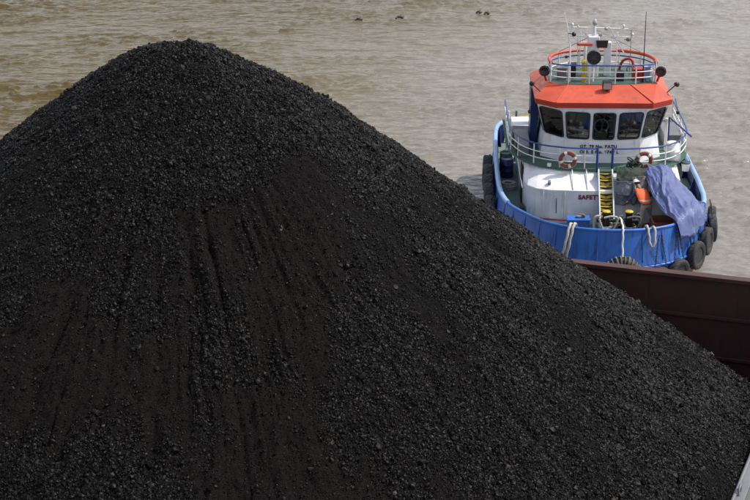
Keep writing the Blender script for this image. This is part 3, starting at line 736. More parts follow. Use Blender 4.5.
def make_mast():
    m = MB(); m.box((-.62, 8.1, 7.1), (-.12, 8.5, 8.9)); U(m, 'mast_trunk', 'rail_white', bevel=.04)
    m = MB(); m.box((.12, 8.3, 7.1), (.42, 8.6, 8.6)); U(m, 'mast_leg', 'rail_white', bevel=.03)
    U(MB().tube([(-.35, 8.3, 8.9), (-.35, 8.3, 9.38)], [.11, .05], 8), 'mast_pole', 'rail_white')
    U(MB().lathe([(.0, 0), (.09, .02), (.1, .15), (.06, .25), (0, .28)], 10, o=(-.35, 8.3, 9.35)), 'masthead_light', 'lamp_glass')
    for z, a, b in ((9.27, -1.35, 1.1), (8.9, -1.45, 1.35)): U(MB().tube([(a, 8.3, z), (b, 8.3, z - .06)], .025, 6), 'crosstree', 'rail_white')
    U(MB().tube([(-1.05, 8.3, 8.1), (-1.05, 8.3, 9.35)], .028, 6), 'mast_stay', 'rail_white')
    U(MB().tube([(.25, 8.3, 9.3), (.95, 8.3, 8.15)], .028, 6), 'mast_stay', 'rail_white')
    for u in (-.1, .15): U(MB().lathe([(0, 0), (.08, .01), (.08, .12), (0, .14)], 8, o=(u, 8.25, 9.0 + u)), 'navigation_light', 'lamp_glass')
    for z in (7.6, 8.15, 8.5): U(MB().tube([(-.9, 8.75, z), (.7, 8.75, z)], .022, 5), 'mast_rung', 'rail_white')
    for u in (-.9, .7, -.25): U(MB().tube([(u, 8.75, 7.1), (u, 8.7, 8.95)], .026, 5), 'mast_stay', 'rail_white')
    U(MB().tube([(-1.35, 8.3, 9.27), (-1.35, 8.3, 8.9), (-1.0, 8.3, 8.6)], .02, 5), 'mast_stay', 'rail_white')
    U(MB().tube([(-.35, 8.3, 8.95), (-1.8, 9.0, 8.0)], .012, 4), 'stay_wire', 'grey'); U(MB().tube([(-.35, 8.3, 9.2), (1.8, 9.0, 8.0)], .012, 4), 'stay_wire', 'grey')
    for u, z in ((-1.3, 9.3), (.9, 9.25), (1.3, 8.88), (-.7, 8.92)):
        m = MB(); m.lathe([(0, 0), (.045, .01), (.05, .1), (.03, .14), (0, .15)], 8, o=(u, 8.3, z)); U(m, 'navigation_light', 'rail_white')
    # radar bar
    s = U(MB().tube([(-.75, 7.9, 7.9), (-.75, 7.9, 8.55)], .06, 8), 'radar_stand', 'rail_white')
    m = MB(); m.box((-1.15, 7.82, 8.55), (-.42, 7.98, 8.66), rot=(0, .12, .5)); m.build('radar_bar', 'red', s, bevel=.02)
    # big round black searchlight in front of the mast
    s = U(MB().tube([(-.42, 7.4, 7.1), (-.42, 7.4, 8.0)], .045, 8), 'searchlight_stand', 'rail_white')
    h = MB().lathe([(.0, .34), (.16, .32), (.29, .16), (.31, 0), (.31, -.05), (.26, -.06), (.25, -.01)], 20, axis='y').build('searchlight', 'black', s, loc=(-.42, 7.35, 8.17))
    MB().lathe([(.25, -.02), (0, -.03)], 20, axis='y').build('lens', 'dark', h)
    for k in range(8):
        a = k * math.pi / 4; MB().tube([(.1 * math.cos(a), -.045, .1 * math.sin(a)), (.27 * math.cos(a), -.045, .27 * math.sin(a))], .012, 4).build('guard_bar', 'black', h)
    # black boxed floodlight higher up
    m = MB(); m.add([(-.27, 0, .16), (.27, 0, .16), (.22, 0, -.18), (-.22, 0, -.18), (-.22, .22, .12), (.22, .22, .12), (.18, .22, -.12), (-.18, .22, -.12)],
                    [(0, 1, 2, 3), (4, 7, 6, 5), (0, 4, 5, 1), (1, 5, 6, 2), (2, 6, 7, 3), (3, 7, 4, 0)])
    U(m, 'mast_floodlight', 'black', bevel=.02).location = (-.02, 8.0, 8.6)
    # grey floodlight on the visor
    m = MB(); m.box((-.2, -.02, -.04), (.2, .22, .32)); f = U(m, 'visor_floodlight', 'black', bevel=.02); f.location = (.1, 6.35, 7.05); f.rotation_euler = (R(12), 0, 0)
    m = MB(); m.box((-.17, -.035, 0), (.17, -.022, .28)); m.build('lens', 'lamp_glass', f)
    m = MB(); m.box((-.03, .05, -.3), (.03, .12, -.04)); m.box((-.16, .0, -.34), (.16, .2, -.29)); m.build('bracket', 'black', f)
    # drum lights at the ends of the roof rail
    for u, mt in ((-2.52, 'black'), (2.45, 'brown')):
        s = U(MB().tube([(u * .96, 7.5, 7.1), (u, 7.4, 7.45)], .05, 6), 'lamp_arm', 'red')
        h = MB().lathe([(.0, .26), (.15, .24), (.19, .1), (.2, -.1), (.17, -.11), (.16, -.04), (0, -.04)], 16, axis='y').build('drum_light', mt, s, loc=(u, 7.3, 7.6))
        MB().tube([(.225 * math.cos(a * .5236), -.08, .225 * math.sin(a * .5236)) for a in range(12)], .02, 5, closed=True).build('guard_ring', 'black', h)
    for s_ in (-1, 1):
        u = 2.95 * s_
        a = U(MB().tube([(u * .9, 6.8, 6.75), (u * 1.03, 6.7, 7.15)], .025, 6), 'lamp_arm', 'black')
        MB().lathe([(0, .12), (.07, .1), (.1, 0), (.1, -.08), (0, -.08)], 12, axis='y').build('side_lamp', 'black', a, loc=(u * 1.04, 6.65, 7.2), rot=(0, 0, .5 * s_))
        MB().tube([(u * 1.02, 6.4, 6.66), (u * 1.07, 6.35, 6.1)], .012, 4).build('lamp_cable', 'black', a)
        MB().lathe([(0, 0), (.07, .02), (.08, .14), (0, .18)], 8, o=(u * 1.07, 6.35, 5.95)).build('hanging_lamp', 'black', a)
    # whip aerials
    U(MB().tube([(-1.42, 7.35, 7.1), (-1.45, 7.35, 8.6), (-1.62, 7.4, 9.6), (-1.75, 7.45, 10.15)], [.04, .035, .02, .012], 6), 'whip_aerial', 'rail_white')
    m = MB(); m.lathe([(0, .1), (.08, .08), (.1, -.05), (0, -.08)], 10, axis='y', o=(-1.32, 7.3, 9.2)); m.tube([(-1.55, 7.36, 9.22), (-1.3, 7.32, 9.2)], .02); U(m, 'aerial_lamp', 'black')
    m = MB(); m.lathe([(0, .0), (.06, .02), (.06, .12), (0, .14)], 8, o=(-1.6, 7.35, 8.12)); m.tube([(-1.45, 7.35, 8.18), (-1.6, 7.35, 8.18)], .015); U(m, 'aerial_lamp', 'black')
    U(MB().tube([(1.72, 7.4, 7.1), (1.72, 7.4, 8.0), (1.72, 7.45, 10.15)], [.04, .025, .014], 6), 'whip_aerial', 'black')
    U(MB().tube([(1.25, 8.4, 7.1), (1.25, 8.4, 9.15)], .014, 5).tube([(1.0, 8.4, 9.1), (1.5, 8.4, 9.1)], .012, 4), 'small_aerial', 'grey')
    U(MB().lathe([(0, 0), (.09, .03), (.09, .14), (0, .18)], 10, o=(1.13, 8.4, 8.62)).tube([(1.25, 8.4, 8.7), (.95, 8.4, 8.72)], .02, 5), 'aerial_bulb', 'grey')
    # roof deck fittings
    for u, v, s, mt, nm in ((-1.75, 7.7, (.4, .3, .5), 'grey', 'vent_box'), (-1.25, 8.2, (.3, .3, .55), 'black', 'vent_box'), (1.55, 7.8, (.5, .4, .45), 'red', 'fire_box'), (.75, 7.6, (.35, .3, .35), 'black', 'battery_box'), (1.95, 8.0, (.3, .3, .5), 'blue_pale', 'vent_box')):
        m = MB(); m.box((-s[0] / 2, -s[1] / 2, 0), (s[0] / 2, s[1] / 2, s[2])); m.box((-s[0] / 2 - .03, -s[1] / 2 - .03, s[2]), (s[0] / 2 + .03, s[1] / 2 + .03, s[2] + .05)); U(m, nm, mt, bevel=.02).location = (u, v, 7.105)
    m = MB(); m.tube(smooth_path([(0, 0, 0), (.02, 0, .5), (.0, .0, .8), (-.05, -.1, .95)], 3), [.11] * 9 + [.09], 8); U(m, 'yellow_cowl', 'yellow').location = (-.82, 7.35, 7.1)
    U(MB().tube([(1.3 - .14 + .14 * math.cos(a * .6283), 7.5, 7.62 + .14 * math.sin(a * .6283)) for a in range(10)], .03, 5, closed=True), 'hose_reel', 'grey')
make_mast()

def make_aft():
    for (u, v, a, b_, h, mt) in ((-3.35, 8.6, .3, .9, .45, 'grey'), (-3.2, 10.9, .45, .7, .4, 'white'), (3.3, 9.4, .35, 1.0, .55, 'grey'), (-3.3, 7.3, .2, .35, .45, 'grey')):
        m = MB(); m.box((-a, -b_, 0), (a, b_, h)); lk_ = U(m, 'wing_locker', mt, bevel=.02); lk_.location = (u, v, 3.832)
        m = MB(); m.box((-a - .02, -b_ - .02, h), (a + .02, b_ + .02, h + .04)); m.build('lid', mt, lk_, bevel=.01)
    m = MB(); m.box((-2.95, 9.0, 3.84), (-2.62, 10.15, 6.35)); U(m, 'exhaust_casing', 'blue_dark', bevel=.03)
    for s in (-1, 1):
        m = MB().tube([(2.62 * s, 10.65, 3.83), (2.62 * s, 10.65, 5.9), (2.62 * s, 10.9, 6.2)], [.3, .3, .26], 14); f = U(m, 'funnel', 'blue_dark')
        MB().tube([(2.62 * s, 10.65, 5.6), (2.62 * s, 10.65, 5.7)], .31, 14).build('funnel_band', 'rail_white', f)
    # wing platform and awning posts on the left side
    U(MB().tube([(-3.7, 14.4, DK), (-3.62, 14.4, 3.75)], .05, 6), 'awning_post', 'rail_white')
    U(MB().tube([(-3.35, 12.9, DK), (-3.35, 12.9, 4.2)], .06, 6), 'awning_post', 'grey')
    U(MB().tube([(-2.7, 12.9, 3.83), (-2.7, 12.9, 4.7), (-2.2, 12.9, 4.8)], .05, 6), 'davit', 'blue')
    m = MB(); m.tube([(-3.2, 12.4, 3.95), (-2.3, 12.4, 4.02)], .12, 8); U(m, 'crane_arm', 'yellow')
    m = MB(); m.box((-3.9, 8.6, 3.83), (-3.86, 12.6, 4.4)); U(m, 'wing_screen', 'white')
    m = MB(); m.box((-.5, 13.4, DK), (.5, 14.2, 2.6)); U(m, 'towing_winch', 'blue_dark', bevel=.05)
    U(MB().lathe([(.4, -.6), (.4, -.5), (.25, -.48), (.25, .48), (.4, .5), (.4, .6)], 16, axis='x', o=(0, 13.8, 2.8)), 'winch_drum', 'black')
    m = MB(); m.box((-4.15, 7.2, DK), (-3.95, 9.5, DK + .18)); U(m, 'deck_pipe_cover', 'green', bevel=.02)
make_aft()

# ------------------------------------------------------------------ things hanging on, lying on and standing on the tug
def near_v(vt, side):
    P = ring(.12, 1.5, .14); c = [i for i, p in enumerate(P) if p.x * side > 0 and 1 < i < len(P) - 2]
    i = min(c, key=lambda k: abs(P[k].y - vt)); t = (P[i + 1] - P[i - 1]).normalized(); n = Vector((t.y, -t.x, 0)) * SG; return P[i], n
def near_u(ut):
    P = ring(.12, 1.5, .14); c = [i for i, p in enumerate(P) if p.y < 3]
    i = min(c, key=lambda k: abs(P[k].x - ut)); t = (P[i + 1] - P[i - 1]).normalized(); n = Vector((t.y, -t.x, 0)) * SG; return P[i], n
def chain_mb(a, b):
    a, b = Vector(a), Vector(b); L = (b - a).length; n = max(2, int(L / .085)); m = MB(); d = (b - a).normalized()
    for i in range(n):
        c = a + d * (L * (i + .5) / n); s = d.orthogonal().normalized(); s2 = d.cross(s); w = s if i % 2 else s2
        m.tube([c + d * .058 * x + w * .03 * y for x, y in ((1, .5), (1, -.5), (0, -1), (-1, -.5), (-1, .5), (0, 1))], .012, 4, closed=True)
    return m
def tyre_mesh(R0=.55, W=.32, seed=0):
    """outer tread with lugs, sidewall, bead; axis y"""
    m = MB(); n = 36; prof = [(R0 * .56, -W * .32), (R0 * .62, -W * .44), (R0 * .82, -W * .5), (R0 * .95, -W * .44), (R0, -W * .3), (R0, 0), (R0, W * .3), (R0 * .95, W * .44), (R0 * .82, W * .5), (R0 * .62, W * .44), (R0 * .56, W * .32)]
    vs = []; rr = random.Random(seed); e = rr.uniform(.0, .05)
    for k, (r, y) in enumerate(prof):
        for j in range(n):
            a = 2 * math.pi * j / n; q = r * (1 - (.035 if (3 <= k <= 7 and (j + (k % 2)) % 2) else 0)) * (1 + e * math.cos(2 * a))
            vs.append((q * math.cos(a), y, q * math.sin(a)))
    fs = [(i * n + j, i * n + (j + 1) % n, (i + 1) * n + (j + 1) % n, (i + 1) * n + j) for i in range(len(prof) - 1) for j in range(n)]
    m.add(vs, fs, 0, False)
    ins = [(R0 * .56, -W * .32), (R0 * .6, -W * .2), (R0 * .86, -W * .1), (R0 * .86, W * .1), (R0 * .6, W * .2), (R0 * .56, W * .32)]
    m.lathe(ins, n, axis='y'); return m
TYRES = [  # (position, outward normal, z, radius, label)
    (*near_u(1.78), .92, .5, 'black tyre hanging lowest at the bow, half hidden by the barge wall'),
    (*near_u(2.62), .98, .55, 'black tyre hung flat on the bow right of the half hidden tyre'),
    (*near_v(1.75, 1), 1.32, .62, 'big black tyre on chains below the lower hem of the blue tarpaulin'),
    (*near_v(3.0, 1), 1.5, .6, 'second black tyre going aft along the starboard side, behind the big one'),
    (*near_v(4.1, 1), 1.6, .6, 'third black tyre going aft beneath the right corner of the tarpaulin'),
    (*near_v(5.3, 1), 1.65, .58, 'black tyre farthest back on the side facing the open river'),
    (*near_v(6.4, -1), 1.62, .6, 'black tyre nearest the coal on the port side row'),
    (*near_v(7.7, -1), 1.72, .62, 'second black tyre from the coal in the port side row'),
    (*near_v(9.0, -1), 1.78, .62, 'middle black tyre of the port side row'),
    (*near_v(10.3, -1), 1.85, .62, 'fourth black tyre from the coal in the port side row'),
    (*near_v(11.6, -1), 1.85, .62, 'black tyre nearest the stern on the port side'),
]
def make_tyres():
    for k, (p, n, z, r, lab) in enumerate(TYRES):
        c = Vector((p.x, p.y, z)) + n * (.22 if z > 1.3 else .16)
        t = empty('tyre_fender'); on_tug(t, c); ang = math.atan2(n.y, n.x) + math.pi / 2
        t.rotation_euler = (0, 0, TY + ang + random.uniform(-.08, .08))
        tag(t, lab, 'tyre', 'tyre fenders along the tugboat')
        ty = tyre_mesh(r, .34 if k < 6 else .44, k).build('tyre', 'rubber', t); ty.rotation_euler = (R(random.uniform(-6, 4)), random.random() * 3, 0)
        tz = topz(p.y) - .2 - z
        for s in (-1, 1):
            # local -y is outward (the tyre's axis)
            chain_mb((s * .06 if k < 4 else s * .22, .12 + .04 * (k < 4), tz), (s * .3, 0, r * .72)).build('chain', 'chain', t)
    # the great bow fender: a rope-bound tyre standing on the stem
    t = empty('bow_fender'); p, n = near_u(.3); on_tug(t, (.3, p.y - .22, 1.24)); tag(t, 'large rope bound fender at the middle of the bow, above the barge wall', 'fender')
    tyre_mesh(.74, .4, 3).build('tyre', 'rubber', t)
    for j in range(26):
        a = 2 * math.pi * j / 26; rr = .74 * .79; c = Vector((rr * math.cos(a), 0, rr * math.sin(a))); d = Vector((math.cos(a), 0, math.sin(a)))
        m = MB(); m.tube([c + d * .19 * math.cos(b) + Vector((0, .235 * math.sin(b), 0)) for b in [2 * math.pi * i / 8 for i in range(8)]], .03 + .012 * (j % 3), 5, closed=True)
        m.build('lashing', 'rope_dark', t)
make_tyres()

def make_ring(loc, rot, lab):
    t = empty('lifebuoy'); on_tug(t, loc, rot); tag(t, lab, 'lifebuoy', 'lifebuoys on the front rail')
    MB().lathe([(.3 + .085 * math.cos(a), .06 * math.sin(a)) for a in [2 * math.pi * i / 10 for i in range(10)]], 28, axis='y', closed=True).build('ring', 'ring', t)
    for q in range(4):
        m = MB(); pts = []
        a0 = q * math.pi / 2 + .3
        for i in range(5):
            a = a0 + i * .09; pts.append((.3 * math.cos(a), 0, .3 * math.sin(a)))
        m.tube(pts, .09, 8); m.build('band', 'ring_white', t)
    MB().tube([(.42 * math.cos(i * .449) * (1 if i % 2 else .96), -.02, .42 * math.sin(i * .449)) for i in range(14)], .012, 4, closed=True).build('grab_line', 'rope', t)
make_ring((-1.56, 5.12, 4.28), (R(6), R(10), 0), 'faded red lifebuoy on the rail left of the chevron stairs')
make_ring((1.66, 5.12, 4.28), (R(4), R(-20), R(4)), 'faded red lifebuoy on the rail right of the chevron stairs, above the worker')

def cloth(name, rows, nu, nv, mat, label, cat, amp=.05, seed=0, hem=.12, sag=.0, thick=.012):
    """rows: polylines (lists of control points); folds by noise, hem uneven"""
    G = [smooth_path(r, 8) for r in rows]; n = len(G[0]); C = [smooth_path([g[i] for g in G], 8) for i in range(n)]
    V = [[C[i][j] for i in range(n)] for j in range(len(C[0]))]
    # resample finer
    H, W = len(V), n; vs = []; idx = {}
    for b in range(nv + 1):
        for a in range(nu + 1):
            x = a / nu * (W - 1); y = b / nv * (H - 1); i, j = min(int(x), W - 2), min(int(y), H - 2); fx, fy = x - i, y - j
            p = V[j][i] * (1 - fx) * (1 - fy) + V[j][i + 1] * fx * (1 - fy) + V[j + 1][i] * (1 - fx) * fy + V[j + 1][i + 1] * fx * fy
            e1 = V[j][i + 1] - V[j][i]; e2 = V[j + 1][i] - V[j][i]; nn = e1.cross(e2); nn = nn.normalized() if nn.length > 1e-6 else Vector((0, -1, 0))
            if nn.z < 0: nn = -nn
            s, t = a / nu, b / nv
            f = lambda X, Y: float(fbm(np.array([X + seed * 7.1]), np.array([Y + seed * 3.3]), 3)[0])
            q1 = s * 2.6 + t * 1.5 + .35 * f(s * 3, t * 3 + 5); cr = lambda x, k: max(0, 1 - abs(x) * k) ** 1.5; wob = amp * (1.7 * cr(f(q1, t * 1.3 - s * .8), 3) + .9 * cr(f(s * 2.2 - t * 1.4, t * 1.6 + s * 2), 6) + .35 * cr(f(s * 5 + t * 3 + 4, t * 5 - s * 4), 4) + 1.8 * f(s * 1.6, t * 1.6 + 8) + .1 * f(s * 14 + t * 6, t * 13))
            edge = min(1, 6 * min(s, 1 - s) + .5)
            p = p + nn * (wob * edge + .02) - Vector((0, 0, sag * math.sin(math.pi * s) * math.sin(math.pi * t)))
            if b == nv: p = p + Vector((0, 0, hem * f(s * 9, 4.2) * 1.4))
            vs.append(p)
    m = MB(); m.add(vs, [(b * (nu + 1) + a, b * (nu + 1) + a + 1, (b + 1) * (nu + 1) + a + 1, (b + 1) * (nu + 1) + a) for b in range(nv) for a in range(nu)], 0, True)
    o = m.build(name, mat); on_tug(o); sd = o.modifiers.new('thick', 'SOLIDIFY'); sd.thickness = thick; sd.offset = 0
    return tag(o, label, cat)
cloth('blue_tarpaulin', [
    [(1.6, 4.5, 3.98), (2.1, 4.85, 4.06), (2.75, 5.2, 3.98)],
    [(1.7, 3.7, 3.72), (2.4, 4.2, 3.9), (3.1, 5.0, 3.5)],
    [(1.88, 2.8, 3.32), (2.6, 3.3, 3.55), (3.45, 4.8, 3.1)],
    [(2.15, 1.8, 3.08), (3.0, 2.5, 3.25), (3.75, 4.2, 2.92)],
    [(2.5, .95, 2.98), (3.25, 1.9, 3.0), (3.92, 3.4, 2.88)],
    [(2.75, .62, 2.35), (3.55, 1.75, 2.35), (4.12, 3.2, 2.5)]], 100, 110, 'tarp',
    'large crumpled blue tarpaulin draped from the upper deck over the starboard bow bulwark', 'tarpaulin', .075, 1, .35)
cloth('grey_canvas', [[(.38, 4.05, 3.72), (.8, 3.98, 3.7), (1.2, 4.0, 3.72)], [(.4, 4.0, 3.2), (.8, 3.85, 3.2), (1.16, 3.95, 3.2)], [(.42, 4.02, 2.68), (.8, 3.9, 2.66), (1.15, 4.0, 2.7)]],
      30, 36, 'canvas', 'grey canvas sheet hanging right of the chevron stairs', 'canvas', .035, 2, .04)
cloth('pale_canvas', [[(1.1, 4.1, 3.85), (1.4, 4.05, 3.9), (1.72, 4.2, 3.85)], [(1.12, 3.88, 3.3), (1.4, 3.8, 3.3), (1.75, 3.9, 3.3)], [(1.1, 3.92, 2.66), (1.4, 3.85, 2.7), (1.7, 3.95, 2.6)]],
      30, 40, 'canvas_pale', 'pale crumpled canvas hanging behind the worker', 'canvas', .06, 3, .1)
cloth('dark_net', [[(.45, 4.9, 3.98), (1.0, 4.9, 4.02), (1.7, 4.8, 4.0)], [(.45, 4.35, 3.88), (1.0, 4.3, 3.95), (1.7, 4.35, 3.95)], [(.42, 4.06, 3.5), (1.0, 4.0, 3.62), (1.6, 4.1, 3.68)]],
      30, 26, 'rope_green', 'dark green net bundled on the deck edge above the grey canvas', 'net', .05, 5, .2)

def coil(mb, c, r, turns, rr, tilt=.1, seed=0, squash=1):
    g = random.Random(seed)
    for k in range(turns):
        q = r * g.uniform(.8, 1.1); ph = g.random() * 6; tx, ty = g.uniform(-tilt, tilt), g.uniform(-tilt, tilt)
        mb.tube([(c[0] + q * math.cos(a), c[1] + q * math.sin(a) * squash, c[2] + k * rr * 1.1 + tx * q * math.cos(a + ph) + ty * q * math.sin(a)) for a in [2 * math.pi * i / 14 for i in range(14)]], rr, 6, closed=True)
    return mb
m = MB()
g = random.Random(8)
for k in range(9):
    c = (1.25 + g.uniform(-.15, .2), 4.95 + g.uniform(-.1, .1), 4.12 + g.uniform(-.05, .22)); a0 = g.random() * 6
    m.tube([(c[0] + .2 * math.cos(a + a0), c[1] + .1 * math.sin(2 * a), c[2] + .13 * math.sin(a)) for a in [2 * math.pi * i / 12 for i in range(12)]], .03, 5, closed=True)
o = m.build('rope_tangle', 'rope_green'); on_tug(o); tag(o, 'dark green tangle of rope heaped at the rail beside the right lifebuoy', 'rope')

def bitts():
    b = empty('mooring_bitts'); on_tug(b, (.34, 2.35, DK)); tag(b, 'black double mooring bitts with yellow tops on the foredeck', 'bitts')
    for s in (-1, 1):
        p = MB().lathe([(.14, 0), (.14, 1.12), (.17, 1.14), (.17, 1.2)], 18, o=(s * .47, 0, 0)).build('post', 'black', b)
        MB().lathe([(.175, 1.202), (.175, 1.23), (.16, 1.245), (0, 1.25)], 18, o=(s * .47, 0, 0)).build('top', 'yellow', p)
    MB().tube([(-.85, 0, .82), (.85, 0, .82)], .08, 10).build('crossbar', 'black', b)
    m = MB(); m.box((-.8, -.25, 0), (.8, .25, .06)); m.build('base_plate', 'black', b, bevel=.01)
    for s, lab in ((-1, 'pale grey rope wound thickly round the left mooring post'), (1, 'dark grey rope wound thickly round the right mooring post')):
        m = coil(MB(), (0, 0, .12), .26, 10, .045, .16, 3 + s)
        m.tube(smooth_path([(-.25, -.1, 1.0), (-.46, -.1, .95), (-.5, -.1, .6), (-.42, -.12, .25), (-.1, -.25, .1), (.3, -.3, .12)], 4), .05, 6)
        m.tube(smooth_path([(.2, -.2, .3), (.38, -.25, .65), (.45, -.2, .95), (.2, -.22, 1.02), (-.1, -.2, .95)], 4), .045, 6)
        m.tube(smooth_path([(-.3, -.25, .9), (-.1, -.3, .45), (.3, -.25, .25), (.42, .1, .5)], 4), .045, 6)
        o = m.build('mooring_rope', 'rope' if s < 0 else 'rope_dark'); on_tug(o, (.34 + s * .47, 2.35, DK + .05)); tag(o, lab, 'rope', 'ropes wound on the bitts')
bitts()
# windlass between the bitts and the stairs
wl = empty('windlass'); on_tug(wl, (.5, 3.0 - .25, DK)); tag(wl, 'dark windlass with an orange handle behind the mooring bitts', 'windlass')
MB().lathe([(.12, -.5), (.3, -.48), (.3, -.42), (.16, -.4), (.16, .4), (.3, .42), (.3, .48), (.12, .5)], 18, axis='x', o=(0, 0, .5)).build('drum', 'black', wl)
m = MB(); m.box((-.75, -.2, 0), (-.6, .2, .75)); m.box((.6, -.2, 0), (.75, .2, .75)); m.box((-.75, -.3, 0), (.75, .3, .05)); m.build('frame', 'dark', wl, bevel=.02)
MB().tube([(-.5, -.35, .55), (.1, -.4, .62)], .03, 6).build('handle', 'orange_plastic', wl)


# blue deck locker and the things on it
lk = empty('deck_locker'); on_tug(lk, (-1.2, 3.1, DK)); tag(lk, 'blue steel deck locker standing below the SAFETY lettering', 'locker')
m = MB(); m.box((-.46, -.28, 0), (.46, .28, .62)); m.build('box', 'blue', lk, bevel=.015)
m = MB(); m.box((-.49, -.31, .625), (.49, .31, .67)); m.build('lid', 'blue', lk, bevel=.01)
for u in (-.25, .25):
    m = MB(); m.box((u - .05, -.3, .5), (u + .05, -.283, .6)); m.build('latch', 'grey', lk)
m = MB(); m.tube(smooth_path([(-.2, 0, .04), (-.1, -.05, .05), (.1, .05, .05), (.2, 0, .05)], 4), .05, 7); m.tube([(-.05, .05, .11), (.15, -.02, .12)], .045, 7); o = m.build('oily_rags', 'canvas_pale'); on_tug(o, (-1.1, 3.1, DK + .68)); tag(o, 'small heap of pale rags on the blue deck locker', 'rags')

def hang_rope(name, pts, r, mat, lab, strands=1, off=.06):
    m = MB()
    for k in range(strands):
        P = smooth_path([(x + off * k, y, z + .01 * k) for x, y, z in pts], 6)
        m.tube([(p.x + .012 * math.sin(i * 1.3 + k), p.y, p.z) for i, p in enumerate(P)], r, 6)
    o = m.build(name, mat); on_tug(o); tag(o, lab, 'rope'); return o
hang_rope('bow_rope', [(-1.2, 2.0, 1.8), (-1.55, 1.3, 2.5), (-1.72, .55, 3.03), (-1.84, .2, 2.9), (-1.97, .05, 2.3), (-2.08, .1, 1.7), (-2.2, .15, 1.1)], .055, 'rope', 'pair of pale ropes running over the bulwark left of the bow', 2, .16)
hang_rope('hawser', [(.4, 2.1, 2.75), (.36, 1.2, 2.98), (.32, .12, 3.03), (.3, -.1, 2.9), (.3, -.18, 2.3), (.33, -.35, 1.7), (.36, -.5, 1.1)], .042, 'rail_white', 'single white hawser dropping from the bitts over the middle of the bow')
hang_rope('rope_loop', [(1.1, 1.6, 1.8), (1.25, .7, 2.8), (1.3, .28, 3.04), (1.34, .04, 2.85), (1.4, -.08, 2.45), (1.52, -.1, 2.32), (1.6, -.05, 2.55), (1.58, .2, 3.02), (1.5, .8, 2.7), (1.5, 1.6, 1.8)], .05, 'rope', 'pale rope loop hung over the bulwark in front of the worker')
# brown box added for the shadow under the tarp, and foredeck clutter
cr = empty('tarp_shade_box'); on_tug(cr, (2.25, 2.35, DK)); tag(cr, 'brown box added for the red-brown shadow at the edge of the tarpaulin', 'shade box')
for a, b in (((-.5, -.5, 0), (.5, -.46, .9)), ((-.5, .46, 0), (.5, .5, .9)), ((-.5, -.46, 0), (-.46, .46, .9)), ((.46, -.46, 0), (.5, .46, .9))):
    m = MB(); m.box(a, b); m.build('side_panel', 'antifoul', cr)
m = MB(); m.box((-.5, -.5, .0), (.5, .5, .04)); m.build('floor_panel', 'antifoul', cr)
m = coil(MB(), (0, 0, .05), .24, 7, .04, .15, 21); o = m.build('rope_coil', 'rope_dark'); on_tug(o, (2.35, 3.3, DK)); tag(o, 'dark coil of rope on the foredeck behind the tarp shade box', 'rope')
m = MB(); m.tube(smooth_path([(.95, 2.9, 1.8), (1.05, 2.5, 2.6), (1.25, 2.6, 2.75), (1.3, 2.3, 2.3), (1.1, 2.0, 1.85), (1.5, 1.9, 1.8), (1.9, 2.1, 2.4), (1.7, 2.6, 2.5)], 6), .055, 7)
o = m.build('air_hose', 'black'); on_tug(o); tag(o, 'thick black hose looping over the deck at the feet of the worker', 'hose')
tb = empty('tool_chest'); on_tug(tb, (1.2, 2.6, DK)); tag(tb, 'low dark grey tool chest between the right bitt and the worker', 'chest')
m = MB(); m.box((-.22, -.3, 0), (.22, .3, .42)); m.build('box', 'dark', tb, bevel=.02); m = MB(); m.box((-.24, -.32, .425), (.24, .32, .47)); m.build('lid', 'black', tb, bevel=.01)
# life raft canister, bucket, drums, bottle
lr = empty('life_raft_canister'); on_tug(lr, (3.05, 6.6, 3.83)); tag(lr, 'white round life raft canister beside the wheelhouse on the right wing', 'life raft')
MB().lathe([(.26, .05), (.3, .1), (.31, .4), (.33, .42), (.33, .46), (.31, .48), (.3, .75), (.24, .82), (0, .84)], 20).build('shell', 'helmet', lr)
m = MB(); m.box((-.3, -.3, 0), (.3, .3, .05)); m.build('cradle', 'grey', lr)
bk = empty('white_bucket'); on_tug(bk, (3.75, 7.1, 3.2)); tag(bk, 'white bucket with dark green rim hung outside the right wing rail', 'bucket')
MB().lathe([(0, 0), (.15, 0), (.19, .36)], 16).build('pail', 'helmet', bk); MB().lathe([(.2, .34), (.21, .4), (.18, .41)], 16).build('rim', 'green', bk)
MB().tube([(-.19, 0, .38), (-.1, 0, .6), (0, 0, .68), (.1, 0, .6), (.19, 0, .38)], .012, 5).build('handle', 'grey', bk)
def drum(loc, mat, lab, r=.29, h=.88):
    d = empty('steel_drum'); on_tug(d, loc); tag(d, lab, 'drum')
    MB().lathe([(r * .98, 0), (r, .02), (r, h * .33), (r * 1.03, h * .34), (r, h * .35), (r, h * .66), (r * 1.03, h * .67), (r, h * .68), (r, h), (r * .95, h), (r * .94, h - .02), (0, h - .02)], 20).build('body', mat, d)
    MB().lathe([(.03, 0), (.03, .03), (0, .03)], 8, o=(r * .6, 0, h - .02)).build('bung', 'grey', d)
drum((-3.83, 10.6, DK), 'blue_dark', 'dark blue drum on the port side deck')
drum((-3.85, 11.5, DK), 'green', 'green drum behind the dark blue drum on the port side')
drum((-3.0, 14.6, DK), 'brown', 'rust brown drum by the stern bulwark')
gb = empty('gas_bottle'); on_tug(gb, (-3.55, 12.45, 3.0)); tag(gb, 'white gas bottle standing by the grey awning post aft', 'gas bottle')
gb.location = TM @ Vector((-3.0, 13.3, DK))
MB().lathe([(.16, 0), (.17, .03), (.17, 1.5), (.12, 1.68), (.05, 1.74), (.05, 1.85), (0, 1.86)], 16).build('cylinder', 'helmet', gb)
MB().lathe([(.07, 1.78), (.07, 1.9), (0, 1.92)], 8).build('valve', 'yellow', gb)
m = coil(MB(), (0, 0, .05), .3, 6, .04, .05, 5); o = m.build('rope_coil', 'rope'); on_tug(o, (-3.85, 8.9, DK)); tag(o, 'pale coil of rope on the port side deck', 'rope')
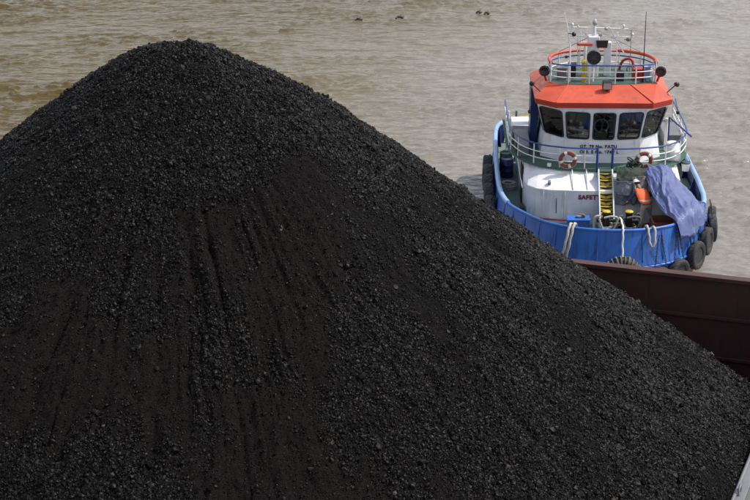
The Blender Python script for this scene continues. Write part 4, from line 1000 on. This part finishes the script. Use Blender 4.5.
m = coil(MB(), (0, 0, .05), .26, 5, .04, .08, 9); o = m.build('rope_coil', 'rope_dark'); on_tug(o, (-2.9, 3.55, DK)); tag(o, 'dark coil of rope on the foredeck in front of the left deckhouse corner', 'rope')

# ------------------------------------------------------------------ the worker
def make_person():
    root = empty('person'); on_tug(root, (1.62, 3.2, 1.99), (0, 0, R(12)))
    tag(root, 'worker in orange vest and white helmet, back turned, leaning over the foredeck gear', 'person')
    V, E, Rr = [], [], []
    def v(p, r, par=None):
        V.append(p); Rr.append(r)
        if par is not None: E.append((par, len(V) - 1))
        return len(V) - 1
    pel = v((0, 0, .93), (.15, .11)); sp = v((0, .03, 1.1), (.135, .1), pel); ch = v((-.01, .1, 1.3), (.16, .11), sp)
    nb = v((-.02, .16, 1.45), (.09, .08), ch); nk = v((-.03, .2, 1.53), (.052, .055), nb); h0 = v((-.04, .235, 1.61), (.078, .085), nk); h1 = v((-.05, .26, 1.7), (.082, .095), h0); v((-.05, .265, 1.76), (.05, .06), h1)
    hands = []
    for s, el, wr in ((-1, (-.36, .24, 1.2), (-.52, .3, 1.0)), (1, (.28, .24, 1.17), (.14, .45, 1.05))):
        sh = v((.19 * s - .02, .15, 1.4), (.068, .068), ch); e = v(el, (.05, .05), sh); w = v(wr, (.033, .033), e)
        d = (Vector(wr) - Vector(el)).normalized(); pm = Vector(wr) + d * .06; p = v(tuple(pm), (.036, .026), w)
        side = d.cross(Vector((0, .3, 1))).normalized()
        for k in range(4):
            b = pm + d * .045 + side * (.022 * (k - 1.5)); L = (.065, .078, .072, .055)[k]
            f1 = v(tuple(b), (.0105, .0105), p); f2 = v(tuple(b + d * L * .5 + Vector((0, .01, -.01))), (.0095, .0095), f1); v(tuple(b + d * L * .85 + Vector((0, .02, -.035))), (.008, .008), f2)
        t1 = v(tuple(pm - side * .04 + d * .01), (.012, .012), p); v(tuple(pm - side * .055 + d * .05 + Vector((0, .01, -.01))), (.01, .01), t1)
    for s in (-1, 1):
        st = .09 * s
        hp = v((.1 * s, 0, .86), (.105, .105), pel); kn = v((.15 * s, .06 + st, .48), (.085, .085), hp); an = v((.17 * s, -.02 + st, .1), (.062, .062), kn)
        f = v((.18 * s, .09 + st, .05), (.048, .036), an); v((.2 * s, .19 + st, .04), (.035, .025), f)
    me = bpy.data.meshes.new('skel'); me.from_pydata(V, E, []); o = bpy.data.objects.new('skel', me); COL.objects.link(o)
    o.modifiers.new('skin', 'SKIN'); ss = o.modifiers.new('sub', 'SUBSURF'); ss.levels = 2; ss.render_levels = 2
    for i, sv in enumerate(me.skin_vertices[0].data): sv.radius = Rr[i]; sv.use_root = (i == 0)
    bpy.context.view_layer.update(); bm_ = bpy.data.meshes.new_from_object(o.evaluated_get(bpy.context.evaluated_depsgraph_get()))
    bpy.data.objects.remove(o)
    bm = bmesh.new(); bm.from_mesh(bm_)
    hc = Vector((-.05, .255, 1.66))
    # nose, ears, brow, chin
    for loc, r, sc in (((-.05, .36, 1.645), .02, (.8, 1, 1.3)), ((-.135, .25, 1.65), .026, (.45, 1, 1.4)), ((.035, .25, 1.65), .026, (.45, 1, 1.4)), ((-.05, .33, 1.575), .03, (1.2, .8, .7))):
        res = bmesh.ops.create_icosphere(bm, subdivisions=2, radius=r)
        for q in res['verts']: q.co = Vector((q.co.x * sc[0], q.co.y * sc[1], q.co.z * sc[2])) + Vector(loc)
    bm.to_mesh(bm_); bm.free()
    for mt in ('navy', 'trouser', 'black', 'skin'): bm_.materials.append(M[mt])
    for p in bm_.polygons:
        c = p.center; p.use_smooth = True
        if c.z < .13: k = 2
        elif c.z < .97 and abs(c.x) < .3 and c.y < .3: k = 1
        elif c.z > 1.52: k = 3
        else: k = 0
        for wr in ((-.52, .3, 1.0), (.14, .45, 1.05)):
            if (c - Vector(wr)).length < .19 and (c - Vector(wr)).dot(Vector(wr) - Vector((-.36, .24, 1.2) if wr[0] < 0 else (.28, .24, 1.17))) > 0: k = 3
        p.material_index = k
    body = bpy.data.objects.new('body', bm_); COL.objects.link(body); body.parent = root
    # vest: open-sided shell over the trunk
    m = MB(); rows = []
    for z, cy, rx, ry in ((1.0, .0, .2, .155), (1.08, .02, .205, .155), (1.2, .06, .21, .16), (1.32, .105, .22, .16), (1.42, .14, .205, .145), (1.48, .165, .15, .12), (1.51, .18, .095, .095)):
        rows.append([(-.01 + rx * math.cos(a) * (1 + .04 * math.sin(3 * a + z * 9)), cy + ry * math.sin(a) * (1 + .05 * math.sin(5 * a + z * 14)), z - .04 * math.sin(a) * 0) for a in [2 * math.pi * i / 24 for i in range(24)]])
    m.strip(rows, sm=True, closed=True); vest = m.build('safety_vest', 'vest', root)
    so = vest.modifiers.new('thick', 'SOLIDIFY'); so.thickness = .012
    m = MB()
    for z, cy, rx, ry in ((1.1, .026, .213, .163),):
        r0 = [(-.01 + rx * math.cos(a), cy + ry * math.sin(a), z) for a in [2 * math.pi * i / 24 for i in range(24)]]; m.strip([r0, [(x, y + .01, q + .045) for x, y, q in r0]], sm=True, closed=True)
    m.build('reflective_band', 'reflective', vest)
    root.scale = (1.3, 1.2, 1.04)
    # helmet and hair
    h = MB().lathe([(.125, 0), (.122, .05), (.1, .1), (.06, .135), (0, .145)], 20).build('helmet', 'helmet', root, loc=(-.05, .255, 1.695), rot=(R(-12), 0, 0))
    m = MB(); m.lathe([(.12, -.004), (.15, -.012), (.15, -.002), (.12, .008)], 20); m.box((-.07, .12, -.015), (.07, .185, -.003)); m.build('brim', 'helmet', h)
    MB().lathe([(.05, -.1), (.09, -.07), (.103, -.02), (.1, .03), (.05, .09)], 16).build('hair', 'hair', root, loc=(-.05, .243, 1.69))
    def lean(x, y, z):
        k = max(0, z - .95); return x - .13 * k, y + .42 * k + .25 * k * k, z - .1 * k
    for o in (body, vest, *vest.children):
        for q in o.data.vertices: q.co = lean(*q.co)
    for o in root.children:
        if o.name.startswith(('helmet', 'hair')): o.location = lean(*o.location); o.rotation_euler.x -= .35; o.rotation_euler.y -= .08
    g = empty('foot_grating'); on_tug(g, (1.62, 3.25, DK + .003)); tag(g, 'low grey grating the worker stands on', 'grating')
    for i in range(7):
        m = MB(); m.box((-.42, -.36 + i * .115, 0), (.42, -.30 + i * .115, .265)); m.build('slat', 'grey', g)
make_person()

# ------------------------------------------------------------------ flotsam on the river
for i, (x, y, l, a, lab) in enumerate(((-1.06, 115.7, .25, .1, 'dark drifting branch on the water, leftmost of the flotsam'), (1.67, 116.3, .32, .5, 'dark drifting log on the water right of the leftmost branch'),
                                  (7.03, 117.8, .2, -.3, 'small dark flotsam far out above the river middle'), (7.56, 117.5, .2, .2, 'small dark flotsam nearest the tugboat side'))):
    m = MB(); m.tube(smooth_path([(-l, 0, .05), (-l * .3, .12, .14), (l * .4, -.1, .1), (l, .1, .12)], 3), [.03, .07, .05, .08, .07, .08, .09, .05, .06, .02], 7)
    m.tube([(l * .2, 0, .08), (l * .35, .1, .3)], [.04, .015], 5)
    o = m.build('drifting_branch', 'wood', loc=(x, y, .02), rot=(0, 0, a)); tag(o, lab, 'driftwood', 'flotsam on the river')
